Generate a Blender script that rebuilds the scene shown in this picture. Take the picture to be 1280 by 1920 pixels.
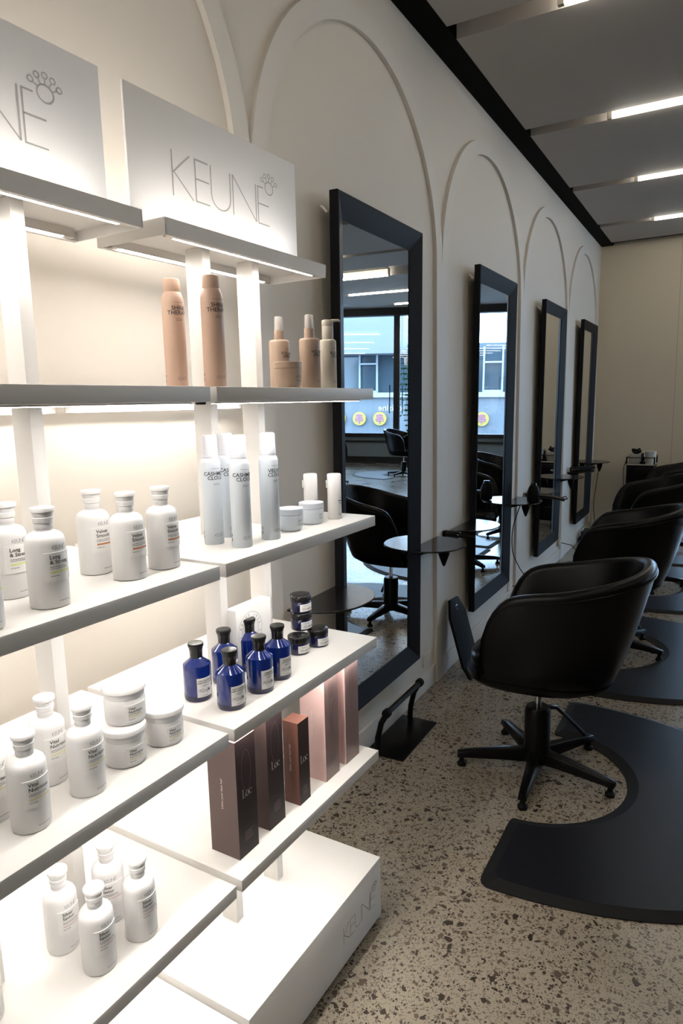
import bpy, bmesh, math, random
from mathutils import Vector, Matrix
random.seed(7)
for o in list(bpy.data.objects): bpy.data.objects.remove(o)
SC = bpy.context.scene
COL = SC.collection
PI = math.pi

# ------------------------------------------------------------------ camera
CZ = 1.6605
F_PX = 1265.97
YAW, PITCH, ROLL = 0.5160, -0.1602, -0.0229
cyw, syw, cpt, spt = math.cos(YAW), math.sin(YAW), math.cos(PITCH), math.sin(PITCH)
fw = Vector((-syw*cpt, cyw*cpt, spt)); rt = Vector((cyw, syw, 0)); up = rt.cross(fw)
r2 = math.cos(ROLL)*rt + math.sin(ROLL)*up; u2 = -math.sin(ROLL)*rt + math.cos(ROLL)*up
cam_d = bpy.data.cameras.new('camera'); cam = bpy.data.objects.new('camera', cam_d); COL.objects.link(cam)
cam.matrix_world = Matrix(((r2.x, u2.x, -fw.x, 0), (r2.y, u2.y, -fw.y, 0), (r2.z, u2.z, -fw.z, CZ), (0, 0, 0, 1)))
cam_d.sensor_fit = 'VERTICAL'; cam_d.sensor_height = 36.0; cam_d.lens = 36.0*F_PX/1920.0
cam_d.clip_start = 0.02; cam_d.clip_end = 200
SC.camera = cam

# ------------------------------------------------------------------ world, light levels, exposure
SKY = 11.0          # overcast daylight
LED = 78.0          # shelf strips
TUBE = 26.0         # ceiling tubes
SC.view_settings.view_transform = 'Standard'; SC.view_settings.look = 'None'
SC.view_settings.exposure = 0.0; SC.view_settings.gamma = 1.0
SC.view_settings.use_curve_mapping = False
W = bpy.data.worlds.new('world'); SC.world = W; W.use_nodes = True
wn = W.node_tree; wn.nodes.clear()
wo = wn.nodes.new('ShaderNodeOutputWorld'); wb = wn.nodes.new('ShaderNodeBackground')
wb.inputs[0].default_value = (0.50, 0.72, 1.0, 1); wb.inputs[1].default_value = SKY*1.6
wn.links.new(wb.outputs[0], wo.inputs[0])

# ------------------------------------------------------------------ materials
def nmat(name):
    m = bpy.data.materials.new(name); m.use_nodes = True
    return m, m.node_tree, m.node_tree.nodes['Principled BSDF']
def pbr(name, c, rough=.5, metal=0, spec=.5, coat=0, bump=0, bscale=200, var=0, vscale=6, trans=0, alpha=1, ior=1.45, stretch=None):
    m, t, b = nmat(name)
    b.inputs['Base Color'].default_value = (*c, 1); b.inputs['Roughness'].default_value = rough
    b.inputs['Metallic'].default_value = metal; b.inputs['Specular IOR Level'].default_value = spec
    b.inputs['Coat Weight'].default_value = coat; b.inputs['Transmission Weight'].default_value = trans
    b.inputs['Alpha'].default_value = alpha; b.inputs['IOR'].default_value = ior
    if bump or var:
        tc = t.nodes.new('ShaderNodeTexCoord')
        mp = t.nodes.new('ShaderNodeMapping'); t.links.new(tc.outputs['Object'], mp.inputs[0])
        if stretch: mp.inputs['Scale'].default_value = stretch
    if bump:
        n = t.nodes.new('ShaderNodeTexNoise'); n.inputs['Scale'].default_value = bscale; n.inputs['Detail'].default_value = 3
        t.links.new(mp.outputs[0], n.inputs['Vector'])
        bp = t.nodes.new('ShaderNodeBump'); bp.inputs['Strength'].default_value = bump; bp.inputs['Distance'].default_value = .002
        t.links.new(n.outputs[0], bp.inputs['Height']); t.links.new(bp.outputs[0], b.inputs['Normal'])
    if var:
        n = t.nodes.new('ShaderNodeTexNoise'); n.inputs['Scale'].default_value = vscale; n.inputs['Detail'].default_value = 4
        t.links.new(mp.outputs[0], n.inputs['Vector'])
        r = t.nodes.new('ShaderNodeMix'); r.data_type = 'RGBA'
        r.inputs['A'].default_value = (*[x*(1-var) for x in c], 1); r.inputs['B'].default_value = (*[min(1, x*(1+var)) for x in c], 1)
        t.links.new(n.outputs[0], r.inputs['Factor']); t.links.new(r.outputs['Result'], b.inputs['Base Color'])
    return m
def emit(name, c, s):
    m, t, b = nmat(name)
    b.inputs['Base Color'].default_value = (*c, 1)
    b.inputs['Emission Color'].default_value = (*c, 1); b.inputs['Emission Strength'].default_value = s
    return m

M = {}
M['wall'] = pbr('cream_wall_paint', (.66, .61, .54), .6, bump=.05, bscale=300, var=.02, vscale=2)
M['band'] = pbr('pale_grey_arch_paint', (.655, .618, .565), .55, bump=.05, bscale=300)
M['farwall'] = pbr('beige_panel_paint', (.61, .545, .435), .6, var=.03, vscale=1.5)
M['seam'] = pbr('panel_seam', (.40, .35, .27), .7)
M['ceil'] = pbr('grey_ceiling_paint', (.46, .43, .40), .7, var=.03, vscale=2)
M['blacktrim'] = pbr('black_trim_paint', (.003, .003, .0035), .8, spec=.1)
M['shelf'] = pbr('white_laminate', (.76, .74, .71), .45, bump=.03, bscale=500)
M['plinth'] = pbr('white_plinth_lacquer', (.78, .76, .73), .4)
M['sign'] = pbr('white_sign_board', (.80, .79, .78), .5)
M['signgrey'] = pbr('grey_sign_print', (.40, .39, .38), .5)
M['greyprint'] = pbr('dark_grey_print', (.16, .16, .16), .5)
M['blackprint'] = pbr('black_print', (.03, .03, .03), .5)
M['led'] = emit('led_strip_glow', (1, .945, .885), LED)
M['ledtop'] = emit('sign_uplight_glow', (1, .945, .885), LED*.36)
M['ledhousing'] = pbr('aluminium_strip_housing', (.55, .53, .50), .35, metal=.6)
M['tube'] = emit('fluorescent_tube_glow', (1, .93, .80), TUBE)
M['tubecap'] = pbr('tube_holder', (.45, .43, .38), .5)
M['frame'] = pbr('black_stained_wood', (.007, .007, .0085), .5, spec=.16, bump=.4, bscale=60, stretch=(1, 1, 12), var=.25, vscale=20)
M['mirror'] = pbr('mirror_glass', (.93, .95, .95), .0, metal=1)
M['blackmetal'] = pbr('black_powder_coat', (.0035, .0033, .0033), .28, spec=.14)
M['leather'] = pbr('black_leather', (.003, .003, .0033), .27, spec=.2, bump=.2, bscale=350)
M['blackplastic'] = pbr('black_plastic', (.004, .004, .0042), .55, spec=.12)
M['gloss'] = pbr('glossy_black_plastic', (.008, .008, .009), .12)
M['ledge'] = pbr('satin_black_metal_top', (.009, .0085, .0085), .2, spec=.5)
M['chrome'] = pbr('chrome', (.75, .75, .77), .15, metal=1)
M['mat'] = pbr('charcoal_foam_mat', (.0075, .0075, .010), .36, spec=.26, bump=.15, bscale=250)
M['rubber'] = pbr('black_rubber', (.006, .006, .0065), .6, spec=.3)
M['whitepl'] = pbr('white_bottle_plastic', (.80, .79, .78), .38)
M['whitelab'] = pbr('white_label_paper', (.84, .83, .81), .5)
M['bluewhite'] = pbr('icy_white_lacquer', (.70, .76, .82), .32)
M['icecap'] = pbr('icy_white_cap', (.78, .80, .86), .4)
M['tan'] = pbr('tan_lacquer', (.60, .41, .31), .36)
M['tancap'] = pbr('light_tan_cap', (.68, .47, .34), .5)
M['taupe'] = pbr('taupe_plastic', (.42, .31, .235), .4)
M['taupecap'] = pbr('taupe_collar', (.45, .34, .26), .45)
M['greige'] = pbr('greige_plastic', (.50, .46, .39), .4)
M['clear'] = pbr('clear_cap_plastic', (.85, .83, .80), .15, alpha=.35)
M['blueglass'] = pbr('cobalt_blue_plastic', (.002, .014, .135), .10, coat=.6, spec=.6)
M['navy'] = pbr('dark_navy_plastic', (.006, .007, .045), .15, coat=.5)
M['blackcap'] = pbr('black_screw_cap', (.010, .010, .010), .22)
M['orange'] = pbr('rust_orange_print', (.55, .20, .08), .5)
M['yellowg'] = pbr('pale_green_print', (.72, .76, .30), .5)
M['yellow'] = pbr('pale_yellow_print', (.80, .72, .42), .5)
M['pinkgrey'] = pbr('faint_pink_print', (.72, .58, .58), .5)
M['plum'] = pbr('plum_carton_shaded_front', (.026, .016, .0165), .5, spec=.3)  # front face, darkened in its colour for the shade it stands in
M['plumside'] = pbr('plum_carton_side', (.085, .054, .051), .45)
M['pinkedge'] = pbr('pink_carton_top', (.62, .34, .36), .5)
M['copper'] = pbr('copper_brown_carton', (.13, .055, .04), .38)
M['darkbrown'] = pbr('dark_brown_carton', (.028, .015, .013), .5, spec=.3)
M['pink'] = pbr('dusty_pink_carton', (.52, .36, .34), .42)
M['pinkfront'] = pbr('dusty_pink_carton_shaded_front', (.26, .175, .165), .38)  # darker copy of the side's pink, front shade put into the colour
M['pinkdark'] = pbr('mauve_print', (.22, .14, .135), .45)
M['silverprint'] = pbr('silver_foil_print', (.62, .56, .52), .35, metal=.3)
M['faintprint'] = pbr('faint_print', (.20, .14, .14), .5)
M['skirt'] = pbr('cream_skirting_paint', (.64, .59, .52), .5)
M['socket'] = pbr('cream_socket_plastic', (.66, .60, .50), .4)
M['winframe'] = pbr('black_window_frame', (.010, .011, .014), .4)
M['sillwall'] = pbr('grey_green_dado_paint', (.22, .25, .25), .6)
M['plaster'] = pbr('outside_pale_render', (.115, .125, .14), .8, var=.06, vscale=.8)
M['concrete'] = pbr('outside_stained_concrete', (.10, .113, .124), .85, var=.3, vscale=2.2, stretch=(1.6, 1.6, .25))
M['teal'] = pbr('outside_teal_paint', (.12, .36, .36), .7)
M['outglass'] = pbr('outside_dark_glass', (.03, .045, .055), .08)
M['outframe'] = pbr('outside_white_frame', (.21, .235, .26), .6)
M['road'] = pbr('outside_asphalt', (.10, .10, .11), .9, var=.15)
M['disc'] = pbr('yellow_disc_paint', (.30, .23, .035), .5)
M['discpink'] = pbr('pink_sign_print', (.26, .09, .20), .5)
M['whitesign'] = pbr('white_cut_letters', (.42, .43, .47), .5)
M['leaf'] = pbr('green_leaf', (.05, .22, .05), .45)
M['room'] = pbr('room_wall_paint', (.45, .43, .40), .7)
M['towel'] = pbr('pale_tub_plastic', (.50, .50, .46), .5)
M['bin'] = pbr('translucent_bin', (.35, .33, .29), .4)
M['brass'] = pbr('warm_white_bracket', (.7, .66, .58), .4)

def window_glass():
    m, t, b = nmat('window_glass')
    t.nodes.remove(b)
    out = t.nodes['Material Output']
    tr = t.nodes.new('ShaderNodeBsdfTransparent'); tr.inputs[0].default_value = (.93, .96, .98, 1)
    gl = t.nodes.new('ShaderNodeBsdfGlossy'); gl.inputs['Roughness'].default_value = 0.0
    fr = t.nodes.new('ShaderNodeFresnel'); fr.inputs[0].default_value = 1.6
    mx = t.nodes.new('ShaderNodeMixShader')
    t.links.new(fr.outputs[0], mx.inputs[0]); t.links.new(tr.outputs[0], mx.inputs[1]); t.links.new(gl.outputs[0], mx.inputs[2])
    t.links.new(mx.outputs[0], out.inputs[0])
    return m
M['glass'] = window_glass()

def terrazzo():
    m, t, b = nmat('polished_terrazzo')
    L = t.links.new
    tc = t.nodes.new('ShaderNodeTexCoord')
    wn_ = t.nodes.new('ShaderNodeTexNoise'); wn_.inputs['Scale'].default_value = 90; wn_.inputs['Detail'].default_value = 2
    L(tc.outputs['Object'], wn_.inputs['Vector'])
    ad = t.nodes.new('ShaderNodeMixRGB'); ad.blend_type = 'LINEAR_LIGHT'; ad.inputs[0].default_value = .004
    L(tc.outputs['Object'], ad.inputs[1]); L(wn_.outputs['Color'], ad.inputs[2])
    def chips(scale, prob, edge):
        v = t.nodes.new('ShaderNodeTexVoronoi'); v.feature = 'F1'; v.inputs['Scale'].default_value = scale
        e = t.nodes.new('ShaderNodeTexVoronoi'); e.feature = 'DISTANCE_TO_EDGE'; e.inputs['Scale'].default_value = scale
        L(ad.outputs[0], v.inputs['Vector']); L(ad.outputs[0], e.inputs['Vector'])
        sp = t.nodes.new('ShaderNodeSeparateColor'); L(v.outputs['Color'], sp.inputs[0])
        c1 = t.nodes.new('ShaderNodeMath'); c1.operation = 'LESS_THAN'; c1.inputs[1].default_value = prob; L(sp.outputs[0], c1.inputs[0])
        # a chip's size varies with its own random value
        k = t.nodes.new('ShaderNodeMath'); k.operation = 'MULTIPLY_ADD'; k.inputs[1].default_value = .18; k.inputs[2].default_value = edge; L(sp.outputs[1], k.inputs[0])
        c2 = t.nodes.new('ShaderNodeMath'); c2.operation = 'GREATER_THAN'; L(e.outputs['Distance'], c2.inputs[0]); L(k.outputs[0], c2.inputs[1])
        a = t.nodes.new('ShaderNodeMath'); a.operation = 'MULTIPLY'; L(c1.outputs[0], a.inputs[0]); L(c2.outputs[0], a.inputs[1])
        return a, sp
    a1, s1 = chips(48, .22, .06)
    a2, s2 = chips(95, .34, .06)
    a3, s3 = chips(210, .40, .05)
    mx = t.nodes.new('ShaderNodeMath'); mx.operation = 'MAXIMUM'; L(a1.outputs[0], mx.inputs[0]); L(a2.outputs[0], mx.inputs[1])
    m3 = t.nodes.new('ShaderNodeMath'); m3.operation = 'MULTIPLY'; m3.inputs[1].default_value = .75; L(a3.outputs[0], m3.inputs[0])
    mx2 = t.nodes.new('ShaderNodeMath'); mx2.operation = 'MAXIMUM'; L(mx.outputs[0], mx2.inputs[0]); L(m3.outputs[0], mx2.inputs[1])
    n = t.nodes.new('ShaderNodeTexNoise'); n.inputs['Scale'].default_value = 3; n.inputs['Detail'].default_value = 5; L(tc.outputs['Object'], n.inputs['Vector'])
    base = t.nodes.new('ShaderNodeMix'); base.data_type = 'RGBA'
    base.inputs['A'].default_value = (.25, .212, .16, 1); base.inputs['B'].default_value = (.33, .285, .222, 1); L(n.outputs[0], base.inputs['Factor'])
    chip = t.nodes.new('ShaderNodeMix'); chip.data_type = 'RGBA'
    chip.inputs['A'].default_value = (.035, .026, .020, 1); chip.inputs['B'].default_value = (.12, .09, .065, 1); L(s1.outputs[2], chip.inputs['Factor'])
    fin = t.nodes.new('ShaderNodeMix'); fin.data_type = 'RGBA'
    L(mx2.outputs[0], fin.inputs['Factor']); L(base.outputs['Result'], fin.inputs['A']); L(chip.outputs['Result'], fin.inputs['B'])
    L(fin.outputs['Result'], b.inputs['Base Color'])
    rr = t.nodes.new('ShaderNodeMapRange'); rr.inputs['To Min'].default_value = .15; rr.inputs['To Max'].default_value = .30; L(n.outputs[0], rr.inputs['Value'])
    L(rr.outputs[0], b.inputs['Roughness'])
    b.inputs['Specular IOR Level'].default_value = .5
    return m
M['floor'] = terrazzo()

# ------------------------------------------------------------------ mesh helpers
class MB:
    """collects shapes into one mesh"""
    def __init__(s): s.v = []; s.f = []; s.m = []; s.mi = 0
    def add(s, vs, fs, xf=None):
        k = len(s.v)
        if xf is not None: vs = [tuple(xf @ Vector(p)) for p in vs]
        s.v += [tuple(p) for p in vs]; s.f += [tuple(i+k for i in f) for f in fs]; s.m += [s.mi]*len(fs)
        return s
    def box(s, x0, x1, y0, y1, z0, z1, xf=None):
        return s.add([(x0,y0,z0),(x1,y0,z0),(x1,y1,z0),(x0,y1,z0),(x0,y0,z1),(x1,y0,z1),(x1,y1,z1),(x0,y1,z1)],
                     [(0,3,2,1),(4,5,6,7),(0,1,5,4),(1,2,6,5),(2,3,7,6),(3,0,4,7)], xf)
    def lathe(s, prof, n=32, xf=None, cap=True, a0=0, a1=2*PI):
        full = abs(a1-a0-2*PI) < 1e-6
        m = n if full else n+1
        vs = []; fs = []
        for r, z in prof:
            for i in range(m):
                a = a0+(a1-a0)*i/n; vs.append((r*math.cos(a), r*math.sin(a), z))
        for j in range(len(prof)-1):
            for i in range(n):
                i2 = (i+1) % m if full else i+1
                fs.append((j*m+i, j*m+i2, (j+1)*m+i2, (j+1)*m+i))
        if cap and full:
            fs.append(tuple(range(m))[::-1]); fs.append(tuple((len(prof)-1)*m+i for i in range(m)))
        return s.add(vs, fs, xf)
    def tube(s, pts, r, n=10, cap=True):
        pts = [Vector(p) for p in pts]; rs = r if isinstance(r, (list, tuple)) else [r]*len(pts)
        vs = []; fs = []; prev = None
        for i, p in enumerate(pts):
            d = (pts[min(i+1, len(pts)-1)]-pts[max(i-1, 0)]).normalized()
            if prev is None:
                a = d.cross(Vector((0, 0, 1)));  a = a if a.length > .1 else d.cross(Vector((1, 0, 0))); a.normalize()
            else:
                a = (prev - d*prev.dot(d)).normalized()
            prev = a; b = d.cross(a)
            for k in range(n):
                t = 2*PI*k/n; vs.append(p+rs[i]*(math.cos(t)*a+math.sin(t)*b))
        for i in range(len(pts)-1):
            for k in range(n):
                fs.append((i*n+k, i*n+(k+1) % n, (i+1)*n+(k+1) % n, (i+1)*n+k))
        if cap: fs.append(tuple(range(n))[::-1]); fs.append(tuple((len(pts)-1)*n+k for k in range(n)))
        return s.add(vs, fs)
    def prism(s, outline, z0, z1, xf=None):
        n = len(outline)
        vs = [(x, y, z0) for x, y in outline]+[(x, y, z1) for x, y in outline]
        fs = [tuple(range(n))[::-1], tuple(range(n, 2*n))]+[(i, (i+1) % n, (i+1) % n+n, i+n) for i in range(n)]
        return s.add(vs, fs, xf)
    def build(s, name, mat, parent=None, smooth=False, bevel=0, bseg=2, loc=None, angle=35):
        me = bpy.data.meshes.new(name); me.from_pydata(s.v, [], s.f)
        mats = mat if isinstance(mat, (list, tuple)) else [mat]
        for mm in mats: me.materials.append(mm)
        for p, i in zip(me.polygons, s.m): p.material_index = min(i, len(mats)-1)
        bm = bmesh.new(); bm.from_mesh(me); bmesh.ops.remove_doubles(bm, verts=bm.verts, dist=1e-6)
        bmesh.ops.recalc_face_normals(bm, faces=bm.faces)
        if bevel:
            ed = [e for e in bm.edges if len(e.link_faces) == 2 and e.calc_face_angle(0) > math.radians(30)]
            bmesh.ops.bevel(bm, geom=ed, offset=bevel, segments=bseg, affect='EDGES', profile=.5)
        bm.to_mesh(me); bm.free()
        if smooth or bevel:
            me.polygons.foreach_set('use_smooth', [True]*len(me.polygons))
            try: me.set_sharp_from_angle(angle=math.radians(angle))
            except Exception: pass
        o = bpy.data.objects.new(name, me); COL.objects.link(o)
        if parent is not None: o.parent = parent
        if loc: o.location = loc
        return o

def tag(o, label=None, cat=None, group=None, kind=None):
    if label: o['label'] = label
    if cat: o['category'] = cat
    if group: o['group'] = group
    if kind: o['kind'] = kind
    return o
def thing(name, label, cat, loc=(0, 0, 0), rz=0, group=None):
    o = bpy.data.objects.new(name, None); COL.objects.link(o); o.empty_display_size = .05
    o.location = loc; o.rotation_euler = (0, 0, rz)
    return tag(o, label, cat, group)
def copy_tree(o, parent=None):
    c = o.copy(); COL.objects.link(c)
    if parent is not None: c.parent = parent; c.matrix_parent_inverse = o.matrix_parent_inverse.copy()
    for ch in [x for x in KIDS.get(o.name, [])]: pass
    for ch in o.children: copy_tree(ch, c)
    return c
KIDS = {}
class Proto:
    """first use moves the thing itself, later uses copy it with all its parts"""
    def __init__(s, root): s.root = root; s.used = False
    def place(s, loc, rz, label, group=None):
        o = s.root if not s.used else copy_tree(s.root)
        s.used = True
        o.location = loc; o.rotation_euler = (0, 0, rz); o['label'] = label
        if group: o['group'] = group
        return o

# ---- lettering
_font_cache = {}
def glyphs(body, size=1.0, align='LEFT', sx=1.0, offset=0.0, space=1.0):
    key = (body, align, round(offset, 4), space)
    if key not in _font_cache:
        cu = bpy.data.curves.new('t', 'FONT'); cu.body = body; cu.size = 1.0; cu.resolution_u = 2; cu.align_x = align
        cu.offset = offset; cu.space_character = space
        ob = bpy.data.objects.new('t', cu); me = ob.to_mesh()
        _font_cache[key] = ([tuple(v.co) for v in me.vertices], [tuple(p.vertices) for p in me.polygons])
        ob.to_mesh_clear(); bpy.data.objects.remove(ob); bpy.data.curves.remove(cu)
    vs, fs = _font_cache[key]
    return [(x*size*sx, y*size) for x, y, z in vs], fs
def bar2(x0, y0, x1, y1): return [(x0, y0), (x1, y0), (x1, y1), (x0, y1)], [(0, 1, 2, 3)]
def stroke2(pts, w):
    vs, fs = [], []
    for (ax, ay), (bx, by) in zip(pts[:-1], pts[1:]):
        dx, dy = bx-ax, by-ay; l = math.hypot(dx, dy) or 1; nx, ny = -dy/l*w/2, dx/l*w/2
        k = len(vs); vs += [(ax-nx, ay-ny), (bx-nx, by-ny), (bx+nx, by+ny), (ax+nx, ay+ny)]; fs.append((k, k+1, k+2, k+3))
    return vs, fs
def ring2(cx, cy, rx, ry, w, n=20):
    pts = [(cx+rx*math.cos(2*PI*i/n), cy+ry*math.sin(2*PI*i/n)) for i in range(n+1)]
    return stroke2(pts, w)
def logo2(w=.034, simple=False):
    """the shop display's five thin letters with the crown over the last one; letter height 1"""
    S = []
    S.append(stroke2([(0, -.03), (0, 1)], w)); S.append(stroke2([(.56, 1), (.02, .50)], w)); S.append(stroke2([(.05, .52), (.63, 0)], w))
    for x in (.72, 3.0):
        top = .43 if x < 1 else .22
        S.append(stroke2([(x, 0), (x, 1)], w)); S.append(stroke2([(x, 1-w/2), (x+top, 1-w/2)], w))
        S.append(stroke2([(x, .54), (x+.45, .54)], w)); S.append(stroke2([(x, w/2), (x+.45, w/2)], w))
    u = [(1.24, 1), (1.24, .34)]+[(1.58-.34*math.cos(a), .33-.33*math.sin(a)) for a in [PI*i/10 for i in range(11)]]+[(1.92, .34), (1.92, 1)]
    S.append(stroke2(u, w))
    S.append(stroke2([(2.02, 0), (2.02, 1), (2.91, .02), (2.91, 1)], w))
    cx, cy = 3.475, 1.03
    S.append(ring2(cx, cy, .17, .165, w*.8))
    if not simple:
        for dx, dy in ((-.285, .17), (-.155, .29), (.01, .33), (.17, .29), (.295, .17)):
            l = math.hypot(dx, dy)
            S.append(ring2(cx+dx, cy+dy, .055, .055, w*.6, 12))
            S.append(stroke2([(cx+dx/l*.17, cy+dy/l*.165), (cx+dx*(1-.055/l), cy+dy*(1-.055/l))], w*.6))
    return S
def xf2(S, sx, sy, ox, oy):
    if isinstance(S, tuple): S = [S]
    return [([(x*sx+ox, y*sy+oy) for x, y in v], f) for v, f in S]
def wrap(mb, shapes, r, e=.0004, taper=0, phi0=0):
    """lay 2-D shapes round a cylinder of radius r; u runs to +y seen from +x"""
    if isinstance(shapes, tuple): shapes = [shapes]
    for vs, fs in shapes:
        out = []
        for u, v in vs:
            a = u/r+phi0; R = r+e; out.append((R*math.cos(a), R*math.sin(a), v))
        mb.add(out, fs)
def flat_x(mb, shapes, x):
    if isinstance(shapes, tuple): shapes = [shapes]
    for vs, fs in shapes: mb.add([(x, u, v) for u, v in vs], fs)
def flat_y(mb, shapes, y):   # faces -y, u runs to +x
    if isinstance(shapes, tuple): shapes = [shapes]
    for vs, fs in shapes: mb.add([(u, y, v) for u, v in vs], fs)
def curved_patch(mb, r, a0, a1, z0, z1, e, n=14):
    vs, fs = [], []
    for R in (r, r+e):
        for i in range(n+1):
            a = a0+(a1-a0)*i/n
            vs += [(R*math.cos(a), R*math.sin(a), z0), (R*math.cos(a), R*math.sin(a), z1)]
    o = 2*(n+1)
    for i in range(n):
        fs.append((o+2*i, o+2*i+2, o+2*i+3, o+2*i+1))
        fs.append((2*i, 2*i+2, o+2*i+2, o+2*i)); fs.append((2*i+1, 2*i+3, o+2*i+3, o+2*i+1))
    fs.append((0, 1, o+1, o)); fs.append((2*n, 2*n+1, o+2*n+1, o+2*n))
    mb.add(vs, fs)

# ------------------------------------------------------------------ the room
XW = -1.43      # recessed face of the left wall
XB = -1.41      # face of the raised arch bands
CEIL = 3.452
YFAR = 9.05; XEND = -0.32
def wx(x): return 15.3-.269*(x-5.3)      # the oblique shop window's line
def struct(o): o['kind'] = 'structure'; return o

b = MB(); b.prism([(-1.75, -2.2), (9.2, -2.2), (9.2, wx(9.2)), (-1.75, wx(-1.75))], -.1, 0); struct(b.build('floor', M['floor']))
b = MB(); b.box(XW-.25, XW, -2.2, YFAR+.2, 0, 3.9); struct(b.build('wall_left', M['wall']))
b = MB(); b.box(XW, XEND, YFAR, YFAR+.15, 0, 3.9); struct(b.build('wall_far', M['farwall']))
b = MB(); b.box(XEND-.15, XEND, YFAR+.15, wx(XEND)+.1, 0, 4.2); struct(b.build('wall_return', M['room']))
b = MB(); b.box(XW-.25, 9.2, -2.4, -2.2, 0, 3.9); struct(b.build('wall_back', M['room']))
# seams between the far wall's sheets
b = MB()
for x in (-.545,): b.box(x-.003, x+.003, YFAR-.0015, YFAR+.01, .1, 3.4)
struct(b.build('trim_1', M['seam']))
b = MB(); b.box(XW, XEND, YFAR-.014, YFAR, 0, .10); struct(b.build('baseboard_far', M['skirt'], bevel=.003))

# raised arch bands on the left wall
PER = 1.737; AC0 = 2.81-PER
RO, RI, SPR = .8685, .785, 2.40
def arch_band(yc):
    n = 40
    outer = [(yc+RO, 0), (yc+RO, SPR)]+[(yc+RO*math.cos(PI*i/n), SPR+RO*math.sin(PI*i/n)) for i in range(1, n)]+[(yc-RO, SPR), (yc-RO, 0)]
    inner = [(yc+RI, 0), (yc+RI, SPR)]+[(yc+RI*math.cos(PI*i/n), SPR+RI*math.sin(PI*i/n)) for i in range(1, n)]+[(yc-RI, SPR), (yc-RI, 0)]
    mb = MB(); vs = []; fs = []; k = len(outer)
    for x in (XW, XB):
        vs += [(x, y, z) for y, z in outer]+[(x, y, z) for y, z in inner]
    o2 = 2*k
    for i in range(k-1):
        fs += [(o2+i, o2+i+1, o2+k+i+1, o2+k+i), (i, i+1, o2+i+1, o2+i), (k+i, k+i+1, o2+k+i+1, o2+k+i)]
    fs += [(0, k, o2+k, o2), (k-1, 2*k-1, o2+2*k-1, o2+k-1)]
    mb.add(vs, fs); return mb
for i in range(-1, 5):
    o = arch_band(AC0+PER*i).build('trim_%d' % (i+3), M['band'], smooth=True, angle=30); struct(o)
# skirting board inside each arch
for i in range(-1, 5):
    yc = AC0+PER*i
    b = MB(); b.box(XW, XW+.014, yc-RI, yc+RI, 0, .115); struct(b.build('baseboard_left', M['skirt'], bevel=.004))

# ceiling: suspended panels with lit slots between them, black channel along the wall
b = MB(); b.box(XW-.25, 9.2, -2.4, 12.45, CEIL+.125, CEIL+.3); struct(b.build('ceiling', M['ceil']))
b = MB(); b.prism([(XEND-.15, 12.45), (9.2, 12.45), (9.2, wx(9.2)+.1), (XEND-.15, wx(XEND-.15)+.1)], 3.80, 3.95); struct(b.build('ceiling', M['ceil']))
b = MB(); b.box(XEND-.15, 9.2, 12.40, 12.45, CEIL+.12, 3.95); struct(b.build('trim_9', M['ceil']))
edges = [(-2.4, -.98+1.0), ]
gaps = [(3.42-1.49*k, 3.556-1.49*k) for k in (4, 3, 2, 1)]+[(3.42+1.49*k, 3.556+1.49*k) for k in range(0, 7)]
ys = -2.3
pn = 10
for g0, g1 in gaps:
    if g0 > ys+.05:
        b = MB()
        def slab(x0, x1, y0, y1): b.box(x0, x1, y0, y1, CEIL, CEIL+.13)
        if ys < YFAR and g0 > YFAR-.3: slab(-1.29, 9.2, ys, min(g0, 8.86)) if g0 <= 9.4 else slab(XEND, 9.2, ys, g0)
        elif ys >= YFAR-.2: slab(XEND, 9.2, ys, g0)
        else: slab(-1.29, 9.2, ys, g0)
        struct(b.build('trim_%d' % pn, M['ceil'])); pn += 1
    ys = g1
b = MB(); b.box(XW-.02, -1.292, -2.2, YFAR, CEIL+.001, CEIL+.13); b.box(-1.292, XEND, 8.87, YFAR, CEIL+.03, CEIL+.13); struct(b.build('trim_30', M['blacktrim']))
print('gaps', gaps)

b = MB()
b.box(9.0, 9.2, -2.2, 8.5, 0, 3.9); b.box(9.0, 9.2, 12.5, wx(9.2)+.1, 0, 3.9); b.box(9.0, 9.2, 8.5, 12.5, 0, .7); b.box(9.0, 9.2, 8.5, 12.5, 3.0, 3.9)
struct(b.build('wall_right', M['room']))
wd = thing('window_added', None, None); wd['kind'] = 'structure'  # unseen window, added to let more daylight into the room
b = MB()
for y in (8.54, 10.5, 12.46): b.box(9.04, 9.14, y-.04, y+.04, .7, 3.0)
b.box(9.04, 9.14, 8.5, 12.5, .7, .78); b.box(9.04, 9.14, 8.5, 12.5, 2.92, 3.0)
b.build('window_frame', M['winframe'], wd)
b = MB(); b.box(9.085, 9.092, 8.58, 12.42, .78, 2.92); b.build('pane', M['glass'], wd)

# the oblique shopfront (seen in the mirrors)
def shop_xf():
    p0 = Vector((5.3, 15.3, 0)); d = Vector((1, -.269, 0)).normalized(); n = Vector((0, 0, 1)).cross(d)
    return Matrix(((d.x, n.x, 0, p0.x), (d.y, n.y, 0, p0.y), (0, 0, 1, 0), (0, 0, 0, 1)))
SX = shop_xf()
X0, X1 = -6.2, 4.1
HEAD = 3.62; SILL = .70
b = MB(); b.box(X0, X1, 0, .2, 0, SILL-.03, SX); struct(b.build('wall_window', M['sillwall']))
b = MB(); b.box(X0, X1, -.03, 0, 0, .16, SX); struct(b.build('baseboard_window', M['winframe']))
wd = thing('window_1', None, None); wd['kind'] = 'structure'
b = MB(); b.box(X0, X1, -.05, .2, HEAD, 3.95, SX); b.build('transom', M['winframe'], wd)
b = MB(); b.box(X0, X1, -.08, .2, SILL-.04, SILL+.05, SX); b.box(X0, X1, -.05, .1, SILL-.18, SILL-.13, SX); b.build('window_sill', M['winframe'], wd)
b = MB()
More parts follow.
